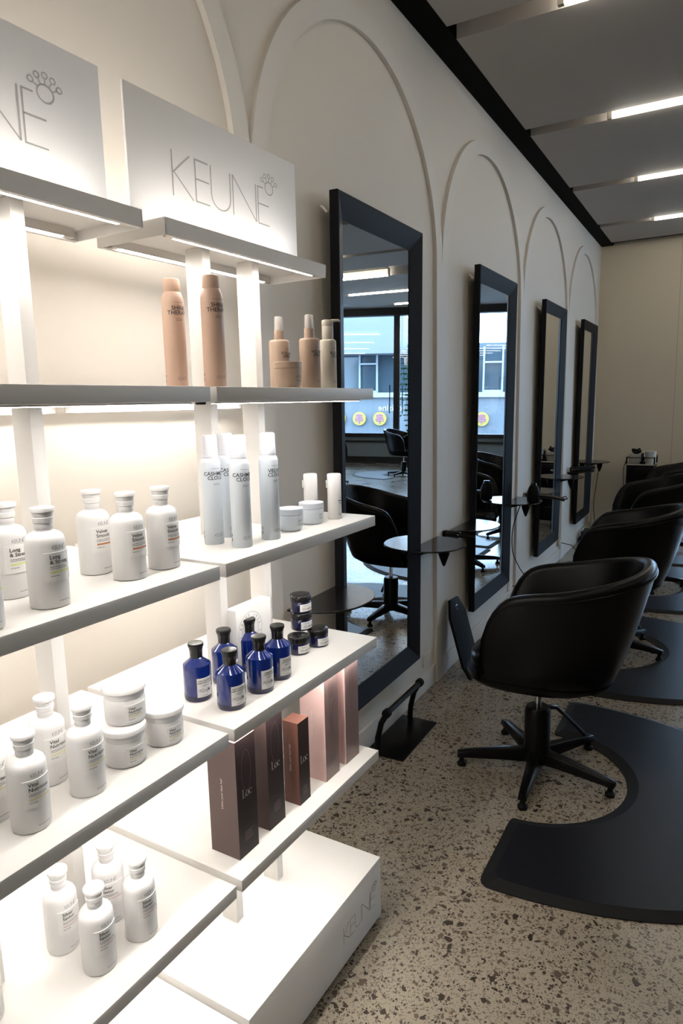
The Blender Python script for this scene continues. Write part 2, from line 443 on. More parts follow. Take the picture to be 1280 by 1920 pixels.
for x in (-5.9, -4.35, -.92, 1.6, 3.8): b.box(x-.075, x+.075, .02, .14, SILL+.05, HEAD, SX)
b.build('mullion', M['winframe'], wd)
b = MB(); b.box(X0, X1, .06, .07, SILL+.05, HEAD, SX); b.build('pane', M['glass'], wd)
b = MB()
for x in (-1.08, -.76): b.tube([SX @ Vector((x, -.03, 1.25)), SX @ Vector((x, -.03, 1.95))], .012)
b.build('pull_handle', M['blackmetal'], wd)

# ------------------------------------------------------------------ across the street
ST = SX @ Matrix.Translation((0, 8.8, 0))
bd = thing('street_building', 'pale rendered building across the street with stained concrete base, seen in the mirror glass', 'building')
b = MB(); b.box(-14, 16, 0, .4, -.5, 1.62, ST); b.build('concrete_wall', M['concrete'], bd)
b = MB(); b.box(-14, 16, -.12, .4, 1.62, 1.80, ST); b.build('ledge', M['outframe'], bd)
b = MB(); b.box(-14, 16, .5, .8, 1.80, 3.6, ST); b.build('shaded_glazing', M['outglass'], bd)
b = MB(); b.box(.25, 16, -.6, .8, 3.22, 4.55, ST); b.build('fascia', M['plaster'], bd)
for x in (-3.3, -1.1, 1.40, 4.3):
    w_ = MB()
    w_.box(x-.03, x+.03, .3, .4, 1.8, 3.45, ST); w_.box(x+.65, x+.71, .3, .4, 1.8, 3.45, ST); w_.box(x, x+.68, .3, .4, 2.86, 2.92, ST); w_.box(x, x+.68, .3, .4, 1.8, 1.88, ST)
    w_.build('window_frame', M['outframe'], bd)
b = MB(); b.box(3.24, 3.46, .2, .4, 1.8, 2.32, ST); b.build('teal_panel', M['teal'], bd)
b = MB(); b.box(-30, 30, -9, 0, -.6, -.5, ST); tag(b.build('street', M['road']), kind='structure')
# round signs, each a thing, with a four-bar character
lab = ['yellow round sign with pink character, left in the first mirror', 'yellow round sign with pink character, second from left in the first mirror',
       'yellow round sign with pink character, third in the first mirror, beside the window mullion', 'yellow round sign seen bright in the second mirror',
       'yellow round sign at the left edge of the first mirror glass']
for k, x in enumerate((2.80, 2.00, 1.20, -2.62, 3.60)):
    t_ = thing('round_sign', lab[k], 'sign', group='round signs across the street')
    T = ST @ Matrix.Translation((x, -.12, .82))
    b = MB(); n = 40
    ring = [(.255*math.cos(2*PI*i/n), .255*math.sin(2*PI*i/n)) for i in range(n)]
    b.add([(u, 0, v) for u, v in ring]+[(u, .1, v) for u, v in ring], [tuple(range(n)), tuple(range(n, 2*n))]+[(i, (i+1) % n, n+(i+1) % n, n+i) for i in range(n)], T)
    b.build('disc', M['disc'], t_)
    b = MB()
    def bb(x0, x1, z0, z1): b.box(x0, x1, -.03, 0, z0, z1, T)
    bb(-.018, .018, -.2, .19)
    for z in (.105, -.035):
        h = .075; w2 = .12 if z > 0 else .15
        bb(-w2, w2, z+h/2-.012, z+h/2+.018); bb(-w2, w2, z-h/2-.018, z-h/2+.012); bb(-w2, -w2+.03, z-h/2, z+h/2); bb(w2-.03, w2, z-h/2, z+h/2)
    b.build('character', M['discpink'], t_)
b = MB()
vs, fs = glyphs('cuisine', .34)
b.add([(x, 0, y) for x, y in vs], fs, ST @ Matrix.Translation((.35, -.03, 1.12)))
tag(b.build('cut_letters', M['whitesign']), 'small white lettering on the stained concrete wall across the street', 'lettering')

# trailing plant by the shopfront, seen at the first mirror's right edge
pl = thing('trailing_plant', 'green trailing plant hanging beside the shop window, at the right edge of the first mirror', 'plant')
b = MB(); b.lathe([(.07, 0), (.10, .02), (.11, .16), (.09, .16)], 20, Matrix.Translation((2.64, 12.3, 2.25))); b.build('pot', M['whitepl'], pl, smooth=True)
b = MB(); b.tube([(2.64, 12.3, 2.42), (2.64, 12.3, CEIL)], .004, 6); b.build('cord', M['blackplastic'], pl)
b = MB(); c = MB()
for k in range(9):
    a = random.uniform(0, 2*PI); p = Vector((2.64+.1*math.cos(a), 12.3+.1*math.sin(a), 2.42)); pts = [p]
    for j in range(random.randint(8, 15)):
        p = p+Vector((random.uniform(-.03, .03), random.uniform(-.03, .03), -.10)); pts.append(p)
        for q in range(2):
            th = random.uniform(0, 2*PI); l = random.uniform(.06, .10); d = Vector((math.cos(th), math.sin(th), -.5)).normalized(); s_ = d.cross(Vector((0, 0, 1))).normalized()
            base = p; b.add([base, base+d*l*.5+s_*l*.32+Vector((0, 0, .012)), base+d*l, base+d*l*.5-s_*l*.32+Vector((0, 0, .012))], [(0, 1, 2), (0, 2, 3)])
    c.tube(pts, .003, 5)
b.build('leaves', M['leaf'], pl); c.build('stem', M['leaf'], pl)

# ------------------------------------------------------------------ ceiling tubes
def tube_light(x0, x1, y, label):
    t_ = thing('fluorescent_tube', label, 'ceiling light', (x0, y, CEIL-.005), group='fluorescent tubes in the ceiling slots')
    L_ = x1-x0
    b = MB(); b.tube([(.03, 0, 0), (L_-.03, 0, 0)], .015, 12); b.build('tube', M['tube'], t_, smooth=True)
    for x in (0, L_-.03):
        b = MB(); b.box(x, x+.03, -.014, .014, -.018, .10); b.build('tube_holder', M['tubecap'], t_, bevel=.003)
    b = MB(); b.box(.03, L_-.03, -.02, .02, .085, .128); b.build('batten', M['tubecap'], t_)
nm = ['the nearest, at the top edge', 'second from the front', 'third from the front', 'the farthest one in direct view']
for k in range(-2, 4):  # negative rows are unseen tubes, added for extra light
    y = 3.488+1.49*k
    lb = 'fluorescent tube in a ceiling slot, '+(nm[k] if k >= 0 else 'added overhead out of view for light, '+('nearer' if k == -1 else 'farther'))
    tube_light(-.78, .55, y, lb)
for k in range(-2, 7):
    y = 3.488+1.49*k
    tube_light(1.72 if k < 5 else 1.6, 3.25 if k < 6 else 3.05, y, 'fluorescent tube farther right in ceiling slot number %d counted from the camera' % (k+3))
for k in (0, 2, 4, 6):
    y = 3.488+1.49*k
    tube_light(4.6, 6.1, y, 'fluorescent tube over the window side of the room, slot %d counted from the camera' % (k+3))

# ------------------------------------------------------------------ mirrors
def make_mirror():
    t_ = thing('wall_mirror', 'tall black framed mirror', 'mirror', group='tall wall mirrors')
    # local: origin at centre of the frame, x out of the wall
    HW, HH, S_ = .42, 1.091, .091
    b = MB()
    def ringpts(a, c, x): return [(x, -a, -c), (x, a, -c), (x, a, c), (x, -a, c)]
    rings = [ringpts(HW, HH, -.036), ringpts(HW, HH, 0), ringpts(HW-.006, HH-.006, .003), ringpts(HW-S_+.010, HH-S_+.010, -.026), ringpts(HW-S_, HH-S_, -.030), ringpts(HW-S_, HH-S_, -.036)]
    vs = [p for r in rings for p in r]; fs = []
    for j in range(len(rings)-1):
        for i in range(4): fs.append((j*4+i, j*4+(i+1) % 4, (j+1)*4+(i+1) % 4, (j+1)*4+i))
    n = len(rings)-1
    for i in range(4): fs.append((n*4+i, n*4+(i+1) % 4, (i+1) % 4, i))
    b.add(vs, fs); b.build('frame', M['frame'], t_)
    b = MB(); b.box(-.036, -.033, -HW+S_-.01, HW-S_+.01, -HH+S_-.01, HH-S_+.01); b.build('mirror_glass', M['mirror'], t_)
    b = MB(); b.box(-.038, -.036, -HW+.01, HW-.01, -HH+.01, HH-.01); b.build('backing', M['blackplastic'], t_)
    for s_ in (-1, 1):
        b = MB(); b.tube([(-.066, s_*(HW+.014), HH-.055), (-.055, s_*(HW+.010), HH-.065), (-.045, s_*(HW+.004), HH-.080)], .005, 8); b.build('hanging_bracket', M['brass'], t_)
    return t_
mp = Proto(make_mirror())
ml = ['tall black framed mirror nearest the product shelves, reflecting the street window', 'second tall black framed mirror from the shelves, behind the nearest chair',
      'third tall black framed mirror from the shelves, reflecting the beige far wall', 'farthest and smallest looking black framed mirror, by the room corner']
for i in range(4):
    o = mp.place((-1.352, 2.808+1.739*i, 1.377), 0, ml[i]); o.rotation_euler = (0, math.radians(.6), 0)

# ------------------------------------------------------------------ wall ledges
def make_ledge():
    t_ = thing('mirror_ledge', 'ledge', 'ledge', group='round black ledges beside the mirrors')
    n = 28; A, B = .215, .235
    out = []
    for i in range(n+1):
        a = -PI/2+PI*i/n; ca, sa = math.cos(a), math.sin(a)
        e = 2/2.3
        out.append((B*abs(ca)**e, A*(abs(sa)**e)*(1 if sa > 0 else -1)))
    b = MB(); b.prism(out, -.008, 0); b.build('shelf_plate', M['ledge'], t_, bevel=.0015, bseg=1)
    b = MB(); b.box(0, .02, -.17, .17, -.055, -.008); b.build('wall_bracket', M['blackmetal'], t_, bevel=.003)
    b = MB(); b.add([(0, -.1, -.05), (0, -.085, -.05), (0, -.1, -.008), (0, -.085, -.008), (.16, -.1, -.008), (.16, -.085, -.008)], [(0, 2, 4), (1, 5, 3), (0, 1, 3, 2), (2, 3, 5, 4), (0, 4, 5, 1)])
    b.build('gusset', M['blackmetal'], t_)
    return t_
lp = Proto(make_ledge())
who = ['first', 'second', 'third', 'fourth']
for i in range(4):
    y0 = 2.808+1.739*i
    o = lp.place((XB+.006 if i else XB+.006, y0-.555, .893), 0, 'black half round ledge at the shelf side of the %s mirror' % who[i])
    o = lp.place((XB+.006, y0+.56, .893), 0, 'black half round ledge at the far side of the %s mirror' % who[i])
    b = MB(); b.lathe([(.036, 0), (.030, -.05), (.008, -.11), (.004, -.115)], 16, Matrix.Translation((.115, .02, -.008))); h = b.build('dryer_holster', M['blackplastic'], o, smooth=True)

# ------------------------------------------------------------------ salon chairs
def make_chair():
    t_ = thing('salon_chair', 'black tub chair', 'chair')
    # local frame: origin under the column, the chair faces -x
    CX = .055; A, B = .40, .305; TM = math.radians(128)
    NT = 64
    def plan(t, k, inset=0):
        c, s = math.cos(t), math.sin(t); e = 2/2.5
        return (CX-A*(1-k)*.62+(A*k-inset)*abs(c)**e*(1 if c > 0 else -1), (B*k-inset)*abs(s)**e*(1 if s > 0 else -1))
    def rimz(t):
        u = abs(t)/TM
        z = .995-.165*u**1.6
        if u > .80: z -= .30*(1-math.sqrt(max(0, 1-((u-.80)/.2)**2)))
        return z
    ZB = .465
    vs, fs = [], []
    prof_n = 0
    for i in range(NT+1):
        t = -TM+2*TM*i/NT; zr = rimz(t); H = zr-ZB; ring = []
        for f in (0, .05, .2, .4, .6, .8, .93):
            k = .76+.24*(min(1, f*1.0+.0)**.75) if f > 0 else .70
            x, y = plan(t, k*1.0); ring.append((x, y, ZB+(H-.02)*f))
        for a in (0, .4, .8, 1.2, 1.6, 2.0, 2.4, 2.8, PI):   # rolled rim
            ins = .026*(1-math.cos(a)); x, y = plan(t, 1.0, ins); ring.append((x, y, zr-.026+.026*math.sin(a)))
        for f in (.85, .6, .35, .2):
            k = .76+.24*f**.75; x, y = plan(t, k, .055); ring.append((x, y, ZB+max(.04, (H-.02)*f)))
        vs += ring; prof_n = len(ring)
    for i in range(NT):
        for j in range(prof_n-1):
            fs.append((i*prof_n+j, (i+1)*prof_n+j, (i+1)*prof_n+j+1, i*prof_n+j+1))
    for i in (0, NT): fs.append(tuple(i*prof_n+j for j in range(prof_n)))
    b = MB(); b.add(vs, fs); b.build('backrest_shell', M['leather'], t_, smooth=True, angle=60)
    # piping round the rim
    pts = []
    for i in range(NT+1):
        t = -TM*.97+2*TM*.97*i/NT; x, y = plan(t, 1.0, -.001); pts.append((x, y, rimz(t)-.036))
    b = MB(); b.tube(pts, .0035, 6); b.build('piping', M['leather'], t_, smooth=True)
    # seat pan under the shell and cushion inside
    n = 40
    def oval(k, ins=0, front=1.0):
        out = []
        for i in range(n):
            t = 2*PI*i/n; x, y = plan(t, k, ins)
            if x < CX-.27: x = CX-.27-(CX-.27-x)*front
            out.append((x, y))
        return out
    b = MB(); rings = [(oval(.56), .432), (oval(.68), .436), (oval(.755), .458), (oval(.78), .48)]
    vs = [(x, y, z) for o_, z in rings for x, y in o_]; fs = [tuple(range(n))[::-1], tuple(3*n+i for i in range(n))]
    for j in range(3):
        for i in range(n): fs.append((j*n+i, j*n+(i+1) % n, (j+1)*n+(i+1) % n, (j+1)*n+i))
    b.add(vs, fs); b.build('seat_pan', M['leather'], t_, smooth=True, angle=60)
    b = MB(); rings = [(oval(.80, .05), .475), (oval(.86, .05), .50), (oval(.87, .05), .535), (oval(.82, .05), .555), (oval(.6, .05), .565)]
    vs = [(x-.02, y, z) for o_, z in rings for x, y in o_]; m = len(rings)
    fs = [tuple(range(n))[::-1], tuple((m-1)*n+i for i in range(n))]
    for j in range(m-1):
        for i in range(n): fs.append((j*n+i, j*n+(i+1) % n, (j+1)*n+(i+1) % n, (j+1)*n+i))
    b.add(vs, fs); b.build('seat_cushion', M['leather'], t_, smooth=True, angle=60)
    b = MB(); b.lathe([(.014, .28), (.014, .434)], 16); b.build('piston', M['chrome'], t_, smooth=True)
    b = MB(); b.lathe([(.060, .07), (.062, .085), (.057, .10), (.057, .285), (.050, .30), (.02, .302)], 28); b.build('column', M['blackmetal'], t_, smooth=True)
    b = MB(); b.lathe([(.062, .045), (.070, .055), (.066, .085), (.055, .10)], 28); b.build('hub', M['blackmetal'], t_, smooth=True)
    for k in range(5):
        a = math.radians(-90+72*k); X_ = Matrix.Rotation(a, 4, 'Z')
        b = MB()
        sec = [(.03, .034, .046, .102), (.15, .029, .048, .094), (.30, .022, .046, .078), (.355, .019, .043, .069)]
        vs, fs = [], []
        for x, w, z0, z1 in sec: vs += [(x, -w, z0), (x, w, z0), (x, w*.7, z1), (x, -w*.7, z1)]
        for j in range(3):
            for i in range(4): fs.append((j*4+i, j*4+(i+1) % 4, (j+1)*4+(i+1) % 4, (j+1)*4+i))
        fs += [(3, 2, 1, 0), (12, 13, 14, 15)]
        b.add(vs, fs, X_)
        lg = b.build('base_leg', M['blackmetal'], t_, bevel=.003)
        b = MB(); b.lathe([(.020, .0), (.021, .012), (.012, .022), (.009, .05)], 14, X_ @ Matrix.Translation((.335, 0, 0))); b.build('glide', M['blackplastic'], lg, smooth=True)
    a = math.radians(47)
    pts = [Vector((math.cos(a)*r, math.sin(a)*r, z)) for r, z in ((.05, .285), (.10, .275), (.16, .22), (.22, .16), (.27, .105))]
    b = MB(); b.tube(pts, [.012, .010, .008, .008, .010], 8); b.build('pump_lever', M['blackmetal'], t_, smooth=True)
    return t_
cp = Proto(make_chair())
cp.place((-.656, 2.899, 0), math.radians(4), 'nearest black leather tub chair on a five legged base, facing the second mirror', 'tub chairs along the mirror wall')
cp.place((-.60, 4.62, 0), math.radians(2), 'second black leather tub chair in the mirror row, just behind the nearest one', 'tub chairs along the mirror wall')
cp.place((-.58, 6.42, 0), math.radians(22), 'third black leather tub chair in the mirror row, turned slightly toward the room', 'tub chairs along the mirror wall')
cp.place((-.50, 8.05, 0), math.radians(15), 'farthest black leather tub chair in the mirror row, in front of the trolley', 'tub chairs along the mirror wall')
cp.place((3.12, 13.15, 0), math.radians(10), 'black tub chair by the shop window, seen whole in the first mirror', 'tub chairs by the shop window')
cp.place((3.72, 11.1, 0), math.radians(10), 'black tub chair by the shop window, cut by the first mirror frame', 'tub chairs by the shop window')

# ------------------------------------------------------------------ anti-fatigue mats
def make_mat():
    t_ = thing('floor_mat', 'mat', 'mat')
    # local origin at chair centre, straight side toward -x
    ax, ay, x0 = 1.10, .815, .0
    n = 40
    def outline(ins):
        out = []
        R = .385+ins
        y1 = math.sqrt(max(0, R*R))
        # outer half ellipse from -y to +y
        for i in range(n+1):
            a = -PI/2+PI*i/n; out.append((x0+ins*.9+(ax-2*ins)*math.cos(a)**.9 if math.cos(a) > 0 else x0+ins*.9, (ay-ins)*math.sin(a)))
        for i in range(n+1):
            a = PI/2-PI*i/n; out.append((x0+ins*.9*(1 if 0 else 0)+R*math.cos(a)+(ins*.9 if abs(math.cos(a)) < .05 else 0), R*math.sin(a)))
        return out
    o0, o1 = outline(0), outline(.045)
    def chamfer(P, r):
        out = []; m = len(P)
        for i in range(m):
            a, p, c = Vector(P[i-1]), Vector(P[i]), Vector(P[(i+1) % m])
            e1, e2 = a-p, c-p
            if e1.length > .05 or e2.length > .05:
                q1 = p+e1.normalized()*min(r, e1.length*.45); q2 = p+e2.normalized()*min(r, e2.length*.45)
                for t in (0, .25, .5, .75, 1): w = q1*(1-t)**2+p*2*t*(1-t)+q2*t*t; out.append((w.x, w.y))
            else:
                for t in (0, .25, .5, .75, 1): out.append((p.x+(t-.5)*.0002, p.y))
        return out
    o0, o1 = chamfer(o0, .05), chamfer(o1, .04)
    k = len(o0)
    vs = [(x, y, .001) for x, y in o0]+[(x, y, .005) for x, y in o0]+[(x, y, .018) for x, y in o1]
    fs = [tuple(range(k))[::-1]]
    for i in range(k):
        j = (i+1) % k; fs += [(i, j, k+j, k+i), (k+i, k+j, 2*k+j, 2*k+i)]
    b = MB(); b.add(vs, fs[1:]); b.build('bevelled_border', M['rubber'], t_)
    b = MB(); b.add([(x, y, .018) for x, y in o1]+[(x, y, .0185) for x, y in o1], [tuple(range(k, 2*k))]+[(i, (i+1) % k, k+(i+1) % k, k+i) for i in range(k)]); b.build('mat_surface', M['mat'], t_)
    return t_
mt = Proto(make_mat())
mt.place((-.655, 2.86, 0), 0, 'charcoal half round mat under the nearest tub chair', 'half round mats under the chairs')
mt.place((-.655, 4.61, 0), 0, 'charcoal half round mat under the second tub chair', 'half round mats under the chairs')
mt.place((-.63, 6.36, 0), 0, 'charcoal half round mat under the third tub chair', 'half round mats under the chairs')
mt.place((-.60, 8.02, 0), 0, 'charcoal half round mat under the farthest tub chair', 'half round mats under the chairs')
mt.place((3.14, 13.1, 0), 0, 'half round mat under the window chair, seen in the first mirror', 'half round mats by the shop window')
mt.place((3.74, 11.05, 0), 0, 'half round mat shining under the frame side window chair in the first mirror', 'half round mats by the shop window')

# ------------------------------------------------------------------ foot rest, leaning board, sockets
t_ = thing('foot_rest', 'black metal foot rest bar on a floor plate below the first mirror', 'foot rest', (-1.305, 2.885, 0))
b = MB(); b.box(-.105, .09, -.215, .215, .0, .008); b.build('floor_plate', M['blackmetal'], t_, bevel=.002)
for s_ in (-1, 1):
    b = MB(); b.tube([(-.055, s_*.195, .008), (-.05, s_*.195, .08), (-.03, s_*.195, .16), (.0, s_*.19, .215)], [.014, .014, .014, .015], 10); b.build('leg', M['blackmetal'], t_, smooth=True)
b = MB(); b.tube([(0, -.185, .215), (0, .185, .215)], .014, 14)
b.build('bar', M['blackmetal'], t_, smooth=True)
for s_ in (-1, 1):
    b = MB(); b.lathe([(.010, -.016), (.021, -.012), (.021, .012), (.010, .016)], 16, Matrix.Translation((0, s_*.197, .215)) @ Matrix.Rotation(PI/2, 4, 'X')); b.build('end_cap', M['blackplastic'], t_, smooth=True)

t_ = thing('leaning_board', 'black octagonal ended board with two slots leaning on the wall beside the nearest chair', 'board', (-1.235, 3.755, .004))
XF = Matrix.Rotation(math.radians(-17), 4, 'Y') @ Matrix.Rotation(math.radians(-3), 4, 'X')
w, h, c = .125, .49, .06
ol = [(-w+c, 0), (w-c, 0), (w, c*1.6), (w, h-c*1.6), (w-c, h), (-w+c, h), (-w, h-c*1.6), (-w, c*1.6)]
b = MB(); b.add([(-.009, y, z) for y, z in ol]+[(.009, y, z) for y, z in ol], [tuple(range(8)), tuple(range(8, 16))]+[(i, (i+1) % 8, 8+(i+1) % 8, 8+i) for i in range(8)], XF)
b.build('panel', M['blackplastic'], t_, bevel=.003)
for z in (.05, .435):
    b = MB(); b.lathe([(.012, .0085), (.016, .0095), (.016, .0105), (.011, .0100)], 16, XF @ Matrix.Translation((0, 0, z)) @ Matrix.Rotation(PI/2, 4, 'Y'), cap=False); b.build('slot_ring', M['chrome'], t_, smooth=True)

def socket(y, z, x, label):
    t_ = thing('power_socket', label, 'power socket', (x, y, z), group='cream double power sockets')
    b = MB(); b.box(0, .009, -.06, .06, -.038, .038); b.build('face_plate', M['socket'], t_, bevel=.003)
    for s_ in (-1, 1):
        b = MB(); b.box(.009, .012, s_*.03-.008, s_*.03+.008, .012, .026); b.build('switch', M['socket'], t_, bevel=.001)
    return t_
socket(3.475, .188, XW, 'cream double power socket low on the wall beside the first mirror')
socket(7.02, .19, XB, 'cream power socket low on the pilaster past the third mirror, with a plug in it')
socket(5.21, .188, XW, 'cream double power socket low on the wall beside the second mirror')

# ------------------------------------------------------------------ tools and cords on the ledges
def cable(name, pts, label, r=.0035):
    # smooth the given points
    P = [Vector(p) for p in pts]; out = []
    for i in range(len(P)-1):
        p0, p1, p2, p3 = P[max(i-1, 0)], P[i], P[i+1], P[min(i+2, len(P)-1)]
        for k in range(6):
            t = k/6; out.append(.5*((2*p1)+(p2-p0)*t+(2*p0-5*p1+4*p2-p3)*t*t+(3*p1-p0-3*p2+p3)*t**3))
    out.append(P[-1]); b = MB(); b.tube(out, r, 7); return tag(b.build(name, M['blackplastic'], smooth=True), label, 'cable')
t_ = thing('hair_dryer', 'black hair dryer lying nozzle up on the far ledge of the second mirror', 'hair dryer', (-1.19, 5.03, .893))
b = MB(); b.lathe([(.022, 0), (.043, .006), (.048, .03), (.047, .080), (.034, .118), (.026, .132)], 24, Matrix.Translation((-.02, 0, 0))); b.build('barrel', M['blackplastic'], t_, smooth=True)
b = MB(); b.lathe([(.026, .128), (.022, .15), (.012, .152)], 20, Matrix.Translation((-.02, 0, 0))); b.build('nozzle', M['gloss'], t_, smooth=True)
b = MB(); b.tube([(.0, 0, .058), (.08, .02, .052), (.15, .03, .040), (.20, .035, .028)], [.019, .017, .015, .012], 12); b.build('handle', M['gloss'], t_, smooth=True)
b = MB(); b.tube([(.19, .035, .03), (.215, .045, .035), (.20, .07, .05), (.17, .06, .04)], .004, 8); b.build('hanging_loop', M['blackplastic'], t_, smooth=True)
cable('dryer_cable', [(-1.30, 5.02, .88), (-1.345, 4.98, .7), (-1.35, 5.0, .52), (-1.32, 5.08, .38), (-1.31, 5.2, .28), (-1.35, 5.18, .2), (-1.40, 5.2, .19)], 'black hair dryer cord hanging below the second mirror ledge to the socket')
t_ = thing('hair_straightener', 'black hair straightener lying on the ledge at the shelf side of the fourth mirror', 'hair straightener', (-1.29, 7.47, .893))
b = MB(); b.tube([(-.10, -.11, .030), (.0, 0, .032), (.10, .12, .030)], [.016, .02, .017], 12); b.build('upper_arm', M['blackplastic'], t_, smooth=True)
b = MB(); b.tube([(-.10, -.12, .014), (.0, 0, .014), (.10, .12, .014)], [.013, .014, .012], 12); b.build('lower_arm', M['gloss'], t_, smooth=True)
cable('straightener_cable', [(-1.17, 7.60, .92), (-1.16, 7.66, .88), (-1.18, 7.68, .7), (-1.20, 7.70, .5), (-1.18, 7.68, .3), (-1.20, 7.7, .15), (-1.24, 7.72, .06)], 'black straightener cord dropping in front of the fourth mirror')
t_ = thing('curling_iron', 'black curling iron in a wall clip between the first and second mirrors', 'curling iron', (XB, 3.70, .885))
b = MB(); b.box(0, .02, -.02, .02, -.03, .02); b.build('wall_clip', M['blackmetal'], t_, bevel=.003)
b = MB(); b.tube([(.02, 0, 0), (.07, .005, -.002), (.10, .005, -.004)], [.022, .024, .02], 14); b.build('handle', M['gloss'], t_, smooth=True)
b = MB(); b.tube([(.10, .005, -.004), (.19, .012, -.010)], [.014, .010], 12); b.build('rod', M['blackmetal'], t_, smooth=True)
cable('plug_lead', [(-1.395, 7.02, .19), (-1.36, 6.99, .19), (-1.28, 7.0, .17), (-1.22, 6.95, .10), (-1.18, 6.9, .01)], 'short black lead plugged into the socket past the third mirror', .004)
t_ = thing('power_board', 'black power board and adaptors low on the wall in the far corner', 'power board', (-1.35, 8.15, 0))
b = MB(); b.box(-.05, .05, -.16, .16, .0, .06); b.build('body', M['blackplastic'], t_, bevel=.006)
for y in (-.1, 0, .1):
    b = MB(); b.box(-.03, .03, y-.03, y+.03, .06, .13); b.build('adaptor', M['gloss'], t_, bevel=.005)

# ------------------------------------------------------------------ trolley by the far wall
t_ = thing('salon_trolley', 'black wheeled salon trolley with drawers against the beige far wall', 'trolley', (-.84, 8.78, 0))
b = MB(); b.box(-.15, .15, -.17, .17, .12, .855); b.build('body', M['blackplastic'], t_, bevel=.006)
for k in range(4):
    b = MB(); b.box(-.142, .142, -.18, -.17, .15+.175*k, .305+.175*k); d = b.build('drawer', M['blackmetal'], t_, bevel=.003)
    b = MB(); b.box(-.06, .06, -.19, -.18, .27+.175*k, .282+.175*k); b.build('handle', M['blackplastic'], d)
b = MB(); b.box(-.155, .155, -.175, .175, .855, .868); b.build('top_tray', M['bin'], t_, bevel=.002)
b = MB()
for x in (-.15, .15):
    for y in (-.165, .165): b.tube([(x, y, .86), (x, y, .955)], .008, 8)
for y in (-.165, .165): b.tube([(-.15, y, .945), (.15, y, .945)], .005, 8)
for x in (-.15, .15): b.tube([(x, -.165, .945), (x, .165, .945)], .005, 8)
b.build('guard_rail', M['blackmetal'], t_, smooth=True)
for x in (-.12, .12):
    for y in (-.14, .14):
        b = MB(); b.tube([(x-.012, y, .04), (x+.012, y, .04)], .04, 16); b.box(x-.016, x+.016, y-.012, y+.012, .05, .12); b.build('castor', M['rubber'], t_)
b = MB(); b.lathe([(.055, 0), (.062, .13), (.066, .13), (.066, .145), (.05, .146)], 24, Matrix.Translation((-.745, 8.76, .868))); tag(b.build('lidded_tub', M['towel'], smooth=True), 'pale round lidded tub on the right of the trolley top', 'tub')
b = MB(); b.box(-.97, -.83, 8.68, 8.84, .868, .98); tag(b.build('plastic_bin', M['bin'], bevel=.01), 'translucent square bin on the left of the trolley top', 'bin')
t_ = thing('hair_clipper', 'black clipper standing between the bin and the tub on the trolley', 'clipper', (-.82, 8.66, .868))
b = MB(); b.box(-.03, .03, -.02, .02, 0, .03); b.build('stand', M['blackplastic'], t_, bevel=.004)
b = MB(); b.tube([(0, 0, .03), (.005, 0, .08), (0, 0, .13)], [.02, .024, .016], 12); b.build('body', M['gloss'], t_, smooth=True)
t_ = thing('brush_bundle', 'black brush heads sticking out of the bin on the trolley', 'brushes', (-.90, 8.76, .98)); t_['kind'] = 'stuff'
b = MB()
for k in range(5): b.tube([(random.uniform(-.04, .04), random.uniform(-.03, .03), -.0), (random.uniform(-.05, .05), random.uniform(-.04, .04), .03), (random.uniform(-.05, .05), 0, random.uniform(.04, .07))], [.008, .012, .014], 8)
b.build('bristles', M['blackplastic'], t_, smooth=True)
cable('trolley_cord', [(-.99, 8.62, .93), (-1.02, 8.6, .8), (-1.01, 8.6, .6), (-1.03, 8.6, .4), (-1.02, 8.62, .2), (-1.06, 8.6, .01)], 'thin dark cord hanging down the left side of the trolley')

